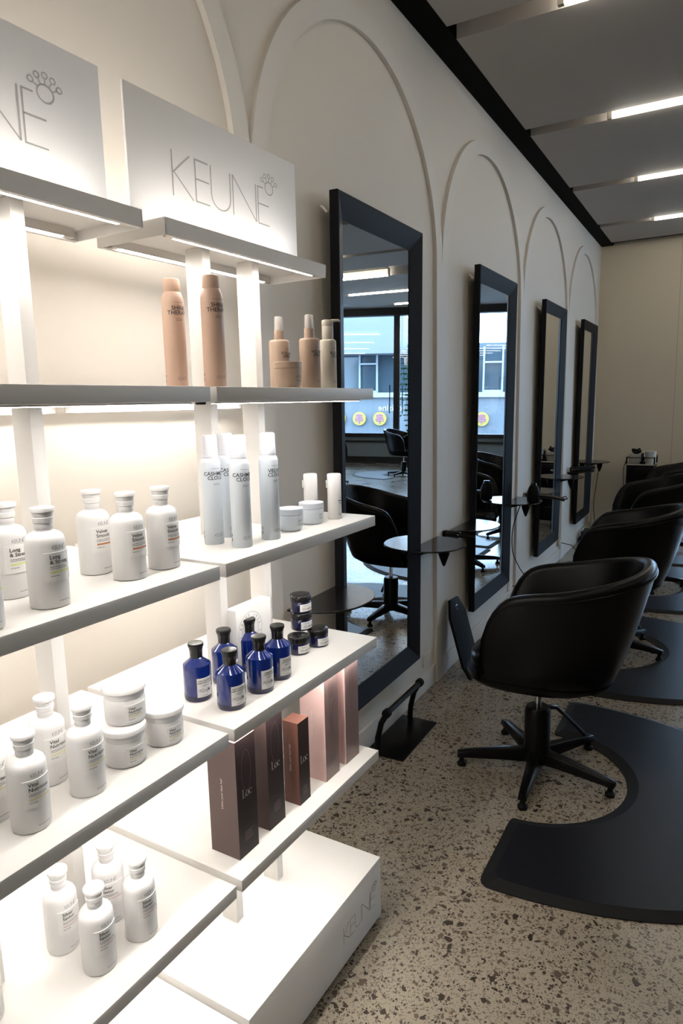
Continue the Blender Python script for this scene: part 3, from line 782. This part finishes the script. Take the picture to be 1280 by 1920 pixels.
# ------------------------------------------------------------------ product display units
UA = -.0266
UO = Vector((-.90, 1.08, 0))
def U(lx, ly, z=0):
    return Vector((UO.x+lx*math.cos(UA)-ly*math.sin(UA), UO.y+lx*math.sin(UA)+ly*math.cos(UA), z))
ZS = {2: 1.699, 3: 1.331, 4: .957, 5: .588}
TH = .0306
def make_unit():
    t_ = thing('display_shelf_unit', 'unit', 'shelf unit', group='white lit product display units')
    # local: y 0..0.6695 along the front, x 0 front .. -0.485
    LY = .6695; DP = .485
    for y in (.238, .430):
        b = MB(); b.box(-.275, -.220, y-.014, y+.014, .2196, 2.036); b.build('post', M['shelf'], t_, bevel=.0015)
    for k, z in ZS.items():
        b = MB(); b.box(-DP, 0, 0, LY, z-TH, z); b.box(-DP, -DP+.004, .004, LY-.004, z-TH-.018, z-TH+.001); s_ = b.build('shelf', M['shelf'], t_, bevel=.002)
        for x in (-.043, -DP+.018):
            b = MB(); b.box(x-.002, x+.014, .026, LY-.026, z-TH-.0034, z-TH+.0005); h = b.build('strip_housing', M['shelf'], s_)
            b = MB(); b.box(x, x+.012, .03, LY-.03, z-TH-.0040, z-TH-.0034); b.build('led_strip', M['led'], s_)
        b = MB(); b.lathe([(.010, z-TH-.005), (.012, z-TH-.001), (.010, z-TH+.0005)], 12, Matrix.Translation((-.06, .016, 0))); b.build('cable_grommet', M['rubber'], s_)
    # canopy with rims and two strips
    c0, c1, y0, y1, z1 = -.137, -.347, .0225, .649, 2.050
    b = MB(); b.box(c1, c0, y0, y1, z1-.014, z1); b.box(c0-.012, c0, y0, y1, z1-.035, z1-.013); b.box(c1, c1+.012, y0, y1, z1-.035, z1-.013)
    b.box(c1, c0, y0, y0+.004, z1-.035, z1-.013); b.box(c1, c0, y1-.004, y1, z1-.035, z1-.013)
    cn = b.build('canopy', M['shelf'], t_)
    for x in (c0-.026, c1+.013):
        b = MB(); b.box(x-.001, x+.014, y0+.02, y1-.02, z1-.0330, z1-.014); h = b.build('strip_housing', M['ledhousing'], cn)
        b = MB(); b.box(x+.001, x+.012, y0+.045, y1-.045, z1-.0336, z1-.0330); b.build('led_strip', M['led'], cn)
    # strip on the canopy top washing the header sign
    b = MB(); b.box(c0-.030, c0-.018, y0+.02, y1-.02, z1, z1+.004); b.build('led_strip', M['ledtop'], cn)
    b = MB(); b.box(c1+.012, c1+.024, y0+.02, y1-.02, z1, z1+.004); b.build('led_strip', M['led'], cn)
    # header sign
    b = MB(); b.box(-.240, -.234, y0, y1, z1, z1+.286); sg = b.build('sign_panel', M['sign'], t_, bevel=.001)
    b = MB(); flat_x(b, xf2(logo2(), .1055, .0965, .154, z1+.0905), -.2334); b.build('brand_lettering', M['signgrey'], sg)
    # plinth
    b = MB(); b.box(-DP, 0, 0, LY, .0145, .2196); p = b.build('plinth', M['plinth'], t_, bevel=.0015)
    b = MB(); flat_x(b, xf2(logo2(.03), .0550, .0560, .434, .083), .0006); b.build('brand_lettering', M['greyprint'], p)
    b = MB(); b.box(-DP+.03, -.035, .03, LY-.03, 0, .0145); b.build('recessed_foot', M['blackplastic'], t_)
    return t_
up_ = Proto(make_unit())
pB = U(0, .0066); pA = U(0, -.6812)
up_.place(pB, UA, 'white lit display shelf unit nearer the mirrors, with the whole sign visible')
up_.place(pA, UA, 'white lit display shelf unit at the left edge, cut by the frame')

# ------------------------------------------------------------------ products
def seg_lines(rows, h, x0):
    """rows of thin marks too small to read"""
    out = []
    for z, w in rows:
        x = x0
        while x < x0+w:
            l = random.uniform(.0012, .0034); out.append(bar2(x, z, min(x+l, x0+w), z+h)); x += l+.0009
    return out
def shampoo(lines, band, key):
    t_ = thing('shampoo_bottle', 'bottle', 'bottle')
    R = .0322
    b = MB(); b.lathe([(.028, 0), (.0312, .0015), (R, .006), (R+.0003, .06), (R, .108), (.0316, .115), (.0290, .1215), (.0240, .1262), (.0172, .1290), (.0142, .1300), (.0138, .1335)], 48)
    b.build('bottle_body', M['whitepl'], t_, smooth=True, angle=50)
    b = MB(); b.lathe([(.0142, .1330), (.0146, .1335), (.0148, .1425), (.0144, .1430), (.0162, .1440), (.0168, .1520), (.0158, .1530), (.0160, .1545), (.0172, .1605), (.0170, .1612), (.0192, .1620), (.0196, .1675), (.0190, .1690), (.010, .1694)], 40)
    b.build('cap', M['whitepl'], t_, smooth=True, angle=40)
    a = .80
    b = MB(); curved_patch(b, R+.0002, -a, a, .047, .096, .0013); lb = b.build('label_panel', M['whitelab'], t_)
    b = MB(); r_ = R+.0016
    for i, ln in enumerate(lines):
        wrap(b, xf2(glyphs(ln, .0094, offset=.014), 1, 1, -.0175, .0855-.0085*i), r_)
    wrap(b, seg_lines([(.0715, .030), (.0685, .032)], .0010, -.0172), r_)
    wrap(b, seg_lines([(.0560, .014)], .0010, -.0172), r_)
    b.build('lettering', M['blackprint'], lb)
    if band:
        b = MB(); wrap(b, [bar2(-.0172+.004*i, .0615, -.0172+.004*(i+1), .0645) for i in range(10)], r_); b.build('colour_band', M[band], lb)
    b = MB(); wrap(b, xf2(logo2(.075, True), .0066, .0066, -.011, .1005), R+.0003)
    b.build('brand_lettering', M['greyprint'], t_)
    b = MB(); wrap(b, seg_lines([(.0125, .022)], .0011, -.006), R+.0003); b.build('volume_print', M['greyprint'], t_)
    return Proto(t_)
P_LS = shampoo(['Long', '& Strong'], 'yellowg', 'LS')
P_VS = shampoo(['Velvet', 'Smooth'], 'orange', 'VS')
P_VN = shampoo(['Vital', 'Nutrition'], 'yellow', 'VN')
P_SS = shampoo(['Silver', 'Savior'], 'pinkgrey', 'SS')
def zr(): return UA+random.uniform(-.06, .06)
G = 'white conditioner and shampoo bottles'
P_LS.place((-1.100, .733, ZS[3]), zr(), 'white bottle labelled Long & Strong, behind left of its twin on the middle shelf')
P_LS.place((-.986, .724, ZS[3]), zr(), 'white bottle labelled Long & Strong with green band, at the shelf front')
P_LS.place((-.972, .592, ZS[3]), zr(), 'white bottle labelled Long & Strong, cut by the left edge of the photo')
P_VS.place((-1.099, .921, ZS[3]), zr(), 'white bottle labelled Velvet Smooth, back left of the three')
P_VS.place((-1.001, .918, ZS[3]), zr(), 'white bottle labelled Velvet Smooth, front middle of the three')
P_VS.place((-1.002, 1.013, ZS[3]), zr(), 'white bottle labelled Velvet Smooth, right one of the three at the shelf end')
P_VN.place((-.998, .656, ZS[4]), zr(), 'white bottle labelled Vital Nutrition, front left on its shelf')
P_VN.place((-1.092, .768, ZS[4]), zr(), 'white bottle labelled Vital Nutrition, standing at the back')
P_VN.place((-.998, .776, ZS[4]), zr(), 'white bottle labelled Vital Nutrition, beside the stacked jars')
P_VN.place((-1.080, .640, ZS[4]), zr(), 'white bottle labelled Vital Nutrition, cut by the left edge of the photo')
P_SS.place((-1.107, .770, ZS[5]), zr(), 'white bottle labelled Silver Savior, left of the four on the lowest shelf')
P_SS.place((-1.002, .770, ZS[5]), zr(), 'white bottle labelled Silver Savior, nearest of the four on the lowest shelf')
P_SS.place((-1.085, .872, ZS[5]), zr()-.5, 'white bottle labelled Silver Savior, farthest back of the four on the lowest shelf')
P_SS.place((-.991, .869, ZS[5]), zr(), 'white bottle labelled Silver Savior, right of the four on the lowest shelf')
P_SS.place((-1.09, .588, ZS[5]), zr(), 'white bottle on the lowest shelf, cut by the left edge of the photo')

def mask_jar():
    t_ = thing('hair_mask_jar', 'jar', 'jar')
    b = MB(); b.lathe([(.034, 0), (.0385, .002), (.0402, .008), (.0408, .045), (.0395, .050), (.0385, .054)], 48); b.build('jar_body', M['whitepl'], t_, smooth=True, angle=50)
    b = MB(); b.lathe([(.0388, .0535), (.0398, .0545), (.0400, .0640), (.0425, .0660), (.0440, .0675), (.0440, .0755), (.0430, .0770), (.02, .0778)], 48); b.build('lid', M['whitepl'], t_, smooth=True, angle=40)
    R = .0409
    b = MB(); curved_patch(b, R, -.55, .55, .008, .043, .0008); lb = b.build('label_panel', M['whitelab'], t_)
    b = MB(); r_ = R+.0009
    wrap(b, xf2(glyphs('Vital', .0078, offset=.012), 1, 1, -.017, .0335), r_); wrap(b, xf2(glyphs('Nutrition', .0078, offset=.012), 1, 1, -.017, .0270), r_)
    wrap(b, seg_lines([(.0235, .026), (.0135, .012)], .0009, -.017), r_); b.build('lettering', M['blackprint'], lb)
    b = MB(); wrap(b, [bar2(-.017+.004*i, .0185, -.017+.004*(i+1), .0205) for i in range(8)], r_); b.build('colour_band', M['yellow'], lb)
    return Proto(t_)
P_J = mask_jar()
P_J.place((-1.017, .886, ZS[4]), UA-.1, 'wide white Vital Nutrition jar at the bottom left of the stack')
P_J.place((-1.008, .986, ZS[4]), UA-.1, 'wide white Vital Nutrition jar standing on its own to the right of the stack')
P_J.place((-1.030, .905, ZS[4]+.0779), UA-.15, 'wide white Vital Nutrition jar stacked on top of another jar')
big = P_J.place((-.990, .916, .2197), UA, 'larger white lidded jar on the plinth at the bottom edge of the photo'); big.scale = (1.35, 1.35, 1.35)

def aerosol(name, H, R, body, cap, lines, cat, capr=.74, tl=.0125, foam=False):
    t_ = thing(name, 'can', cat)
    hs = H-.030 if not foam else H-.055
    if foam: prof = [(R-.0015, 0), (R, .002), (R, hs-.012), (R-.0012, hs-.006), (R-.004, hs-.001), (R*capr, hs+.001)]
    else: prof = [(R-.0015, 0), (R, .002), (R, hs-.020), (R-.0012, hs-.012), (R-.0040, hs-.004), (R*capr, hs+.001)]
    b = MB(); b.lathe(prof, 40); b.build('can_body', body, t_, smooth=True, angle=50)
    if foam:
        cpf = [(R*.80, hs), (R*.81, hs+.001), (R*.81, hs+.0055), (R*.79, hs+.006), (R*.81, hs+.0065), (R*.76, H-.004), (R*.73, H-.001), (R*.6, H)]
    else:
        cpf = [(R*capr, hs), (R*capr+.0006, hs+.001), (R*capr, H-.008), (R*capr-.0012, H-.002), (R*capr-.004, H)]
    b = MB(); b.lathe(cpf, 36); b.build('cap', cap, t_, smooth=True, angle=40)
    b = MB(); z0 = hs-.040
    wrap(b, seg_lines([(z0+.016, .022)], .0008, -.011), R+.0002)
    for i, ln in enumerate(lines):
        vs, fs = glyphs(ln, tl, align='CENTER', offset=.012); wrap(b, (vs and [(x, y+z0-.0095*i*(tl/.0115)) for x, y in vs], fs), R+.0002)
    wrap(b, seg_lines([(z0-.020, .016), (z0-.023, .016)], .0009, -.008), R+.0002)
    b.build('lettering', M['blackprint'], t_)
    b = MB(); wrap(b, xf2(logo2(.075, True), .0060, .0075, -.011, .020), R+.0002); b.build('brand_lettering', M['greyprint'], t_)
    b = MB(); wrap(b, [bar2(-.003, .026, .001, .033), bar2(-.003, .015, .001, .023)], R+.0002, phi0=-1.75); b.build('back_print', M['greyprint'], t_)
    return Proto(t_)
P_SH = aerosol('hairspray_can', .244, .0248, M['tan'], M['tancap'], ['SHINE', 'THERAPY'], 'spray can')
P_SH.place((-1.098, 1.188, ZS[2]), UA-.25, 'tall tan Shine Therapy spray can, farther left and partly behind the post')
P_SH.place((-1.000, 1.205, ZS[2]), UA-.25, 'tall tan Shine Therapy spray can in front of the two posts')
P_CC = aerosol('mousse_can', .262, .0238, M['bluewhite'], M['icecap'], ['CASHMERE', 'CLOUD'], 'mousse can', foam=True)
P_CC.place((-1.064, 1.247, ZS[3]), UA-.28, 'pale Cashmere Cloud mousse can, left of the group')
P_CC.place((-.978, 1.246, ZS[3]), UA-.28, 'pale Cashmere Cloud mousse can at the front of the group')
P_CC.place((-1.087, 1.334, ZS[3]), UA-.28, 'pale mousse can hidden behind the front Cashmere Cloud can')
P_VC = aerosol('mousse_can', .262, .0238, M['bluewhite'], M['icecap'], ['VELVET', 'CLOUD'], 'mousse can', foam=True)
P_VC.place((-.969, 1.350, ZS[3]), UA-.1, 'pale Velvet Cloud mousse can, right of the group')

def cream_jar(body, R=.0345, H=.060, mark=True):
    t_ = thing('cream_jar', 'jar', 'jar')
    b = MB(); b.lathe([(R*.70, 0), (R*.80, .002), (R*.92, .010), (R*.985, .022), (R, H-.018), (R*.99, H-.0165)], 40); b.build('jar_body', body, t_, smooth=True, angle=50)
    b = MB(); b.lathe([(R*.99, H-.0160), (R*1.01, H-.0155), (R*1.01, H-.0012), (R*.98, H), (R*.5, H+.0002)], 40); b.build('lid', body, t_, smooth=True, angle=40)
    b = MB(); vs, fs = glyphs('DEFINING', .0062, align='CENTER', offset=.015)
    wrap(b, seg_lines([(.029, .016), (.0255, .010)], .0012, -.008), R+.0003)
    wrap(b, xf2(logo2(.08, True), .0038, .0045, -.0065, .0165), R+.0001); b.build('lettering', M['blackprint'], t_)
    return Proto(t_)
P_CJ = cream_jar(M['bluewhite'])
P_CJ.place((-.985, 1.462, ZS[3]), UA-.1, 'small icy white cream jar next to the Velvet Cloud can')
P_CJ.place((-.988, 1.572, ZS[3]), UA-.1, 'small icy white cream jar between the other jar and the slim bottles')
P_CT = cream_jar(M['taupe'], .0348, .065)
P_CT.place((-.960, 1.436, ZS[2]), UA-.1, 'small taupe cream jar in front of the spray bottle on the top shelf')

def spray_bottle():
    t_ = thing('spray_bottle', 'bottle', 'bottle'); R = .0272
    b = MB(); b.lathe([(R-.002, 0), (R, .002), (R, .122), (R-.0015, .1265), (R-.005, .1285), (.012, .1290)], 40); b.build('bottle_body', M['taupe'], t_, smooth=True, angle=50)
    b = MB(); b.lathe([(.0125, .1290), (.0135, .1300), (.0130, .1530), (.0115, .1540)], 28); b.build('collar', M['taupecap'], t_, smooth=True)
    b = MB(); b.lathe([(.0085, .1540), (.0085, .165), (.0060, .167), (.0060, .180)], 20); b.build('atomiser', M['taupecap'], t_, smooth=True)
    b = MB(); b.lathe([(.0122, .1538), (.0112, .1865), (.0095, .1885), (.0088, .1865), (.0112, .156)], 28, cap=False); b.lathe([(.0001, .1880), (.0096, .1882)], 20, cap=False); b.build('clear_overcap', M['clear'], t_, smooth=True)
    b = MB()
    wrap(b, seg_lines([(.105, .014)], .0008, -.007), R+.0002)
    for i, ln in enumerate(['VOLUME', 'SPRAY']):
        vs, fs = glyphs(ln, .0105, align='CENTER', offset=.012); wrap(b, ([(x, y+.090-.0085*i) for x, y in vs], fs), R+.0002)
    b.build('lettering', M['blackprint'], t_)
    b = MB(); wrap(b, xf2(logo2(.08, True), .0045, .0055, -.008, .016), R+.0002); b.build('brand_lettering', M['greyprint'], t_)
    return Proto(t_)
P_SB = spray_bottle()
P_SB.place((-1.040, 1.520, ZS[2]), UA-.05, 'taupe spray bottle with clear cap, behind the taupe jar')
P_SB.place((-.955, 1.535, ZS[2]), UA-.1, 'taupe spray bottle with clear cap, beside the greige pump bottle')
t_ = thing('pump_bottle', 'greige pump bottle at the right end of the top shelf', 'bottle', (-.957, 1.633, ZS[2]), UA-.1); R = .0225
b = MB(); b.lathe([(R-.002, 0), (R, .002), (R, .126), (R-.0012, .130), (R-.004, .132), (.015, .1325)], 36); b.build('bottle_body', M['greige'], t_, smooth=True, angle=50)
b = MB(); b.lathe([(.0150, .1325), (.0156, .1335), (.0152, .167), (.0146, .168), (.0156, .169), (.0156, .182), (.0140, .184), (.006, .1845)], 30); b.build('collar', M['greige'], t_, smooth=True, angle=45)
b = MB(); b.tube([(0, 0, .180), (.008, .012, .1825), (.018, .026, .184), (.0205, .029, .181)], [.005, .0042, .0032, .0028], 10); b.build('nozzle', M['greige'], t_, smooth=True)
b = MB(); wrap(b, seg_lines([(.108, .010)], .0008, -.005), R+.0002)
for i, ln in enumerate(['BLOW', 'OUT']):
    vs, fs = glyphs(ln, .0105, align='CENTER', offset=.012); wrap(b, ([(x, y+.092-.0085*i) for x, y in vs], fs), R+.0002)
b.build('lettering', M['blackprint'], t_)
b = MB(); wrap(b, xf2(logo2(.08, True), .0040, .0055, -.007, .016), R+.0002); b.build('brand_lettering', M['greyprint'], t_)

def slim():
    t_ = thing('styling_bottle', 'bottle', 'bottle'); R = .0200
    b = MB(); b.lathe([(R-.0015, 0), (R, .002), (R, .128), (R-.002, .1300), (.012, .1304)], 36); b.build('bottle_body', M['whitepl'], t_, smooth=True, angle=50)
    b = MB(); b.box(R-.002, R+.0035, -.005, .005, .090, .112, Matrix.Rotation(-2.2, 4, 'Z')); b.build('spray_tab', M['whitepl'], t_, bevel=.001)
    b = MB(); wrap(b, seg_lines([(.062, .012)], .0008, -.003), R+.0002)
    wrap(b, seg_lines([(.052, .014)], .0035, -.007), R+.0002); wrap(b, seg_lines([(.046, .010)], .0020, -.005), R+.0002)
    wrap(b, xf2(logo2(.08, True), .0038, .0050, -.0065, .012), R+.0002); b.build('lettering', M['blackprint'], t_)
    return Proto(t_)
P_SL = slim()
P_SL.place((-1.035, 1.646, ZS[3]), UA-.1, 'slim white cylinder bottle behind the cream jar')
P_SL.place((-.968, 1.667, ZS[3]), UA-.1, 'slim white cylinder bottle at the shelf end, in front of the mirror frame')

def blue_bottle(l1, l2):
    t_ = thing('blue_bottle', 'bottle', 'bottle'); R = .0335
    b = MB(); b.lathe([(R-.004, 0), (R-.0015, .0015), (R, .006), (R, .086), (R-.0008, .0885), (R-.0035, .0905), (.0165, .1020), (.0145, .1040), (.0140, .1060)], 48); b.build('bottle_body', M['blueglass'], t_, smooth=True, angle=28)
    b = MB(); b.lathe([(.0140, .1045), (.0150, .1050), (.0158, .1230), (.0166, .1240), (.0170, .1300), (.0185, .1310), (.0190, .1330), (.0190, .1385), (.0180, .1400), (.010, .1403)], 36); b.build('cap', M['blackcap'], t_, smooth=True, angle=40)
    b = MB(); b.lathe([(R-.0036, .0004), (R-.0010, .0016), (R+.0002, .0062), (R+.0002, .0150)], 48, cap=False); b.build('dark_base_band', M['navy'], t_, smooth=True)
    b = MB(); curved_patch(b, R+.0001, -.62, .62, .013, .060, .0007); lb = b.build('label_panel', M['whitelab'], t_)
    b = MB(); r_ = R+.0009
    for i, ln in enumerate((l1, l2)):
        vs, fs = glyphs(ln, .0046, align='CENTER', offset=.02); wrap(b, ([(x, y+.0520-.0052*i) for x, y in vs], fs), r_)
    wrap(b, seg_lines([(.0420, .018), (.0398, .012), (.0165, .014)], .0008, -.008), r_)
    vs, fs = glyphs('1922', .0115, offset=-.005); wrap(b, ([(x*.72-.0195, y+.0255) for x, y in vs], fs), r_)
    vs, fs = glyphs('BY', .0055, offset=.01); wrap(b, ([(x*.7-.0022, y+.0265) for x, y in vs], fs), r_)
    vs, fs = glyphs('J.M.', .0115, offset=.02); wrap(b, ([(x*.66+.0024, y+.0255) for x, y in vs], fs), r_)
    b.build('lettering', M['blackprint'], lb)
    return Proto(t_)
P_B1 = blue_bottle('DEEP-CLEANSING', 'SHAMPOOING LAVANT')
P_B2 = blue_bottle('REFRESHING', 'CONDITIONER')
P_B1.place((-1.084, 1.181, ZS[4]), UA-.25, 'cobalt blue 1922 shampoo bottle at the left of the group, beside the white jars')
P_B1.place((-.981, 1.181, ZS[4]), UA-.25, 'cobalt blue 1922 shampoo bottle nearest the shelf front corner')
P_B1.place((-1.087, 1.290, ZS[4]), UA-.2, 'cobalt blue 1922 bottle in the second rank, behind the nearest one')
P_B2.place((-.975, 1.288, ZS[4]), UA-.2, 'cobalt blue 1922 bottle in the middle of the front rank')
P_B2.place((-1.082, 1.388, ZS[4]), UA-.2, 'cobalt blue 1922 bottle farthest back, in front of the white card box')
P_B2.place((-.981, 1.377, ZS[4]), UA-.2, 'cobalt blue 1922 bottle at the right of the front rank, beside the small jars')

def blue_jar():
    t_ = thing('pomade_jar', 'jar', 'jar'); R = .0305
    b = MB(); b.lathe([(R-.003, 0), (R-.001, .001), (R, .004), (R, .0315), (R-.002, .0335)], 40); b.build('jar_body', M['navy'], t_, smooth=True, angle=45)
    b = MB(); b.lathe([(R-.001, .0335), (R+.0005, .0342), (R+.0005, .0500), (R-.001, .0515), (R*.5, .0518)], 40); b.build('lid', M['blackcap'], t_, smooth=True, angle=45)
    b = MB(); curved_patch(b, R+.0001, -.75, .75, .006, .0275, .0006); lb = b.build('label_panel', M['whitelab'], t_)
    b = MB(); r_ = R+.0008
    vs, fs = glyphs('1922', .0088, offset=-.002); wrap(b, ([(x*.66-.0175, y+.0105) for x, y in vs], fs), r_)
    vs, fs = glyphs('BY', .0045, offset=.01); wrap(b, ([(x*.7-.0045, y+.0115) for x, y in vs], fs), r_)
    vs, fs = glyphs('J.M.KEUNE', .0088, offset=.01); wrap(b, ([(x*.50-.0012, y+.0105) for x, y in vs], fs), r_)
    wrap(b, seg_lines([(.0235, .026), (.021, .020)], .0007, -.014), r_)
    b.build('lettering', M['blackprint'], lb)
    return Proto(t_)
P_BJ = blue_jar()
P_BJ.place((-1.028, 1.545, ZS[4]), UA-.25, 'small dark blue 1922 jar, bottom left of the pyramid')
P_BJ.place((-1.010, 1.622, ZS[4]), UA-.25, 'small dark blue 1922 jar, bottom right of the pyramid')
P_BJ.place((-1.050, 1.597, ZS[4]+.0519), UA-.25, 'small dark blue 1922 jar in the middle tier')
P_BJ.place((-1.052, 1.600, ZS[4]+.1038), UA-.3, 'small dark blue 1922 jar on the very top of the stack')

# white card box with round print
t_ = thing('card_box', 'white flat card box with a circular print, standing behind the blue bottles', 'box', (-1.10, 1.415, ZS[4]), UA)
b = MB(); b.box(-.018, .018, -.075, .075, 0, .172); b.build('carton', M['whitelab'], t_, bevel=.001)
b = MB(); C_ = (-.018, .105)
flat_x(b, ring2(C_[0], C_[1], .050, .050, .0008, 48), .0184); flat_x(b, ring2(C_[0], C_[1], .034, .034, .0008, 40), .0184)
for i, ch in enumerate('KEUNE 1922 SINCE 1922 '):
    a = PI*.9-2*PI*i/22
    vs, fs = glyphs(ch, .011, align='CENTER')
    ca, sa = math.cos(a-PI/2), math.sin(a-PI/2)
    if fs: flat_x(b, ([(C_[0]+.038*math.cos(a)+x*ca-y*sa, C_[1]+.038*math.sin(a)+x*sa+y*ca) for x, y in vs], fs), .0184)
b.build('round_print', M['greyprint'], t_)

# styling tool cartons on the lower shelf
def carton(name, cx, y0, w, dep, h, front, side, top, label, script, mark='Loc', silhouette=None, rz=UA):
    """cx is the x of the front face"""
    t_ = thing(name, label, 'box', (cx, y0, ZS[5]), rz, 'styling tool cartons on the lower shelf')
    b = MB()
    b.mi = 1; vs = [(-dep, 0, 0), (0, 0, 0), (0, w, 0), (-dep, w, 0), (-dep, 0, h), (0, 0, h), (0, w, h), (-dep, w, h)]
    b.add(vs, [(0, 3, 2, 1), (0, 1, 5, 4), (2, 3, 7, 6), (3, 0, 4, 7)]); b.mi = 0; b.add(vs, [(1, 2, 6, 5)]); b.mi = 2; b.add(vs, [(4, 5, 6, 7)])
    b.build('carton', [front, side, top], t_)
    b = MB()
    if mark:
        w_ = .0016; S = []
        def arc(cx, cy, rx, ry, a0, a1, w2, n=16):
            for i in range(n):      # heavier at the sides, as in a serif face
                a, c = a0+(a1-a0)*i/n, a0+(a1-a0)*(i+1)/n; t = .0007+w2*abs(math.cos((a+c)/2))
                S.append(stroke2([(cx+rx*math.cos(a), cy+ry*math.sin(a)), (cx+rx*math.cos(c), cy+ry*math.sin(c))], t))
        S.append(stroke2([(-.0150, 0), (-.0150, .0215)], .0022)); S.append(bar2(-.0180, .0208, -.0120, .0215)); S.append(bar2(-.0180, 0, -.0060, .0007)); S.append(stroke2([(-.0066, 0), (-.0054, .0050)], .0009))
        arc(.0005, .0064, .0050, .0064, 0, 2*PI, .0014, 24); arc(.0128, .0064, .0048, .0064, PI*.28, PI*1.72, .0014, 18); S.append(stroke2([(.0164, .0088), (.0164, .0122)], .0009))
        flat_x(b, xf2(S, 1, 1, w*.5, h*.50), .0005)
    b.build('lettering', M['silverprint'], t_) if mark else None
    b = MB(); flat_x(b, [bar2(w*.30, h*.20-.0038*i, w*.30+w*random.uniform(.3, .45), h*.20-.0038*i+.0012) for i in range(7)], .0005); b.build('small_print', M['faintprint'] if mark else M['pinkdark'], t_)
    if silhouette:
        b = MB()
        if silhouette == 'oval':
            flat_x(b, ring2(w*.5, h*.72, .017, .052, .0016, 40), .0004)
        else:
            flat_x(b, bar2(w*.30, h*.74, w*.66, h*.90), .0004)
            flat_x(b, stroke2([(w*.34, h*.74), (w*.40, h*.58), (w*.44, h*.50)], .004), .0005); flat_x(b, stroke2([(w*.66, h*.72), (w*.52, h*.58), (w*.48, h*.42)], .004), .0005)
            flat_x(b, ring2(w*.50, h*.38, .010, .045, .0014, 36), .0005)
        b.build('tool_picture', M['plumside'] if mark else M['pinkdark'], t_)
    if script:
        b = MB()
        vs, fs = glyphs(script, .0095)
        # runs upward on the side facing the camera
        b.add([(-dep*.50-y, -.0005, h*.40+x) for x, y in vs], fs); b.build('side_lettering', M['silverprint'], t_)
    return t_
carton('tool_carton', -.946, 1.140, .073, .088, .300, M['plum'], M['plumside'], M['pinkedge'], 'tall dark plum Loc carton, nearest and leftmost on the lower shelf', 'Unloc your best hair', silhouette='oval')
carton('tool_carton', -.948, 1.266, .067, .080, .318, M['plum'], M['plumside'], M['pinkedge'], 'tall dark plum Loc carton, second from the left', None, silhouette='oval')
carton('tool_carton', -.939, 1.393, .051, .050, .236, M['darkbrown'], M['copper'], M['copper'], 'shorter copper brown Loc carton between the plum and pink ones', 'Unloc your best hair')
carton('tool_carton', -.934, 1.524, .072, .084, .326, M['pinkfront'], M['pink'], M['pink'], 'tall dusty pink carton next to the copper one', 'Unloc your best hair', None, 'clip')
carton('tool_carton', -.930, 1.634, .078, .075, .326, M['pinkfront'], M['pink'], M['pink'], 'tall dusty pink carton at the right end of the lower shelf', None, None, 'clip')

print('objects', len(bpy.data.objects))
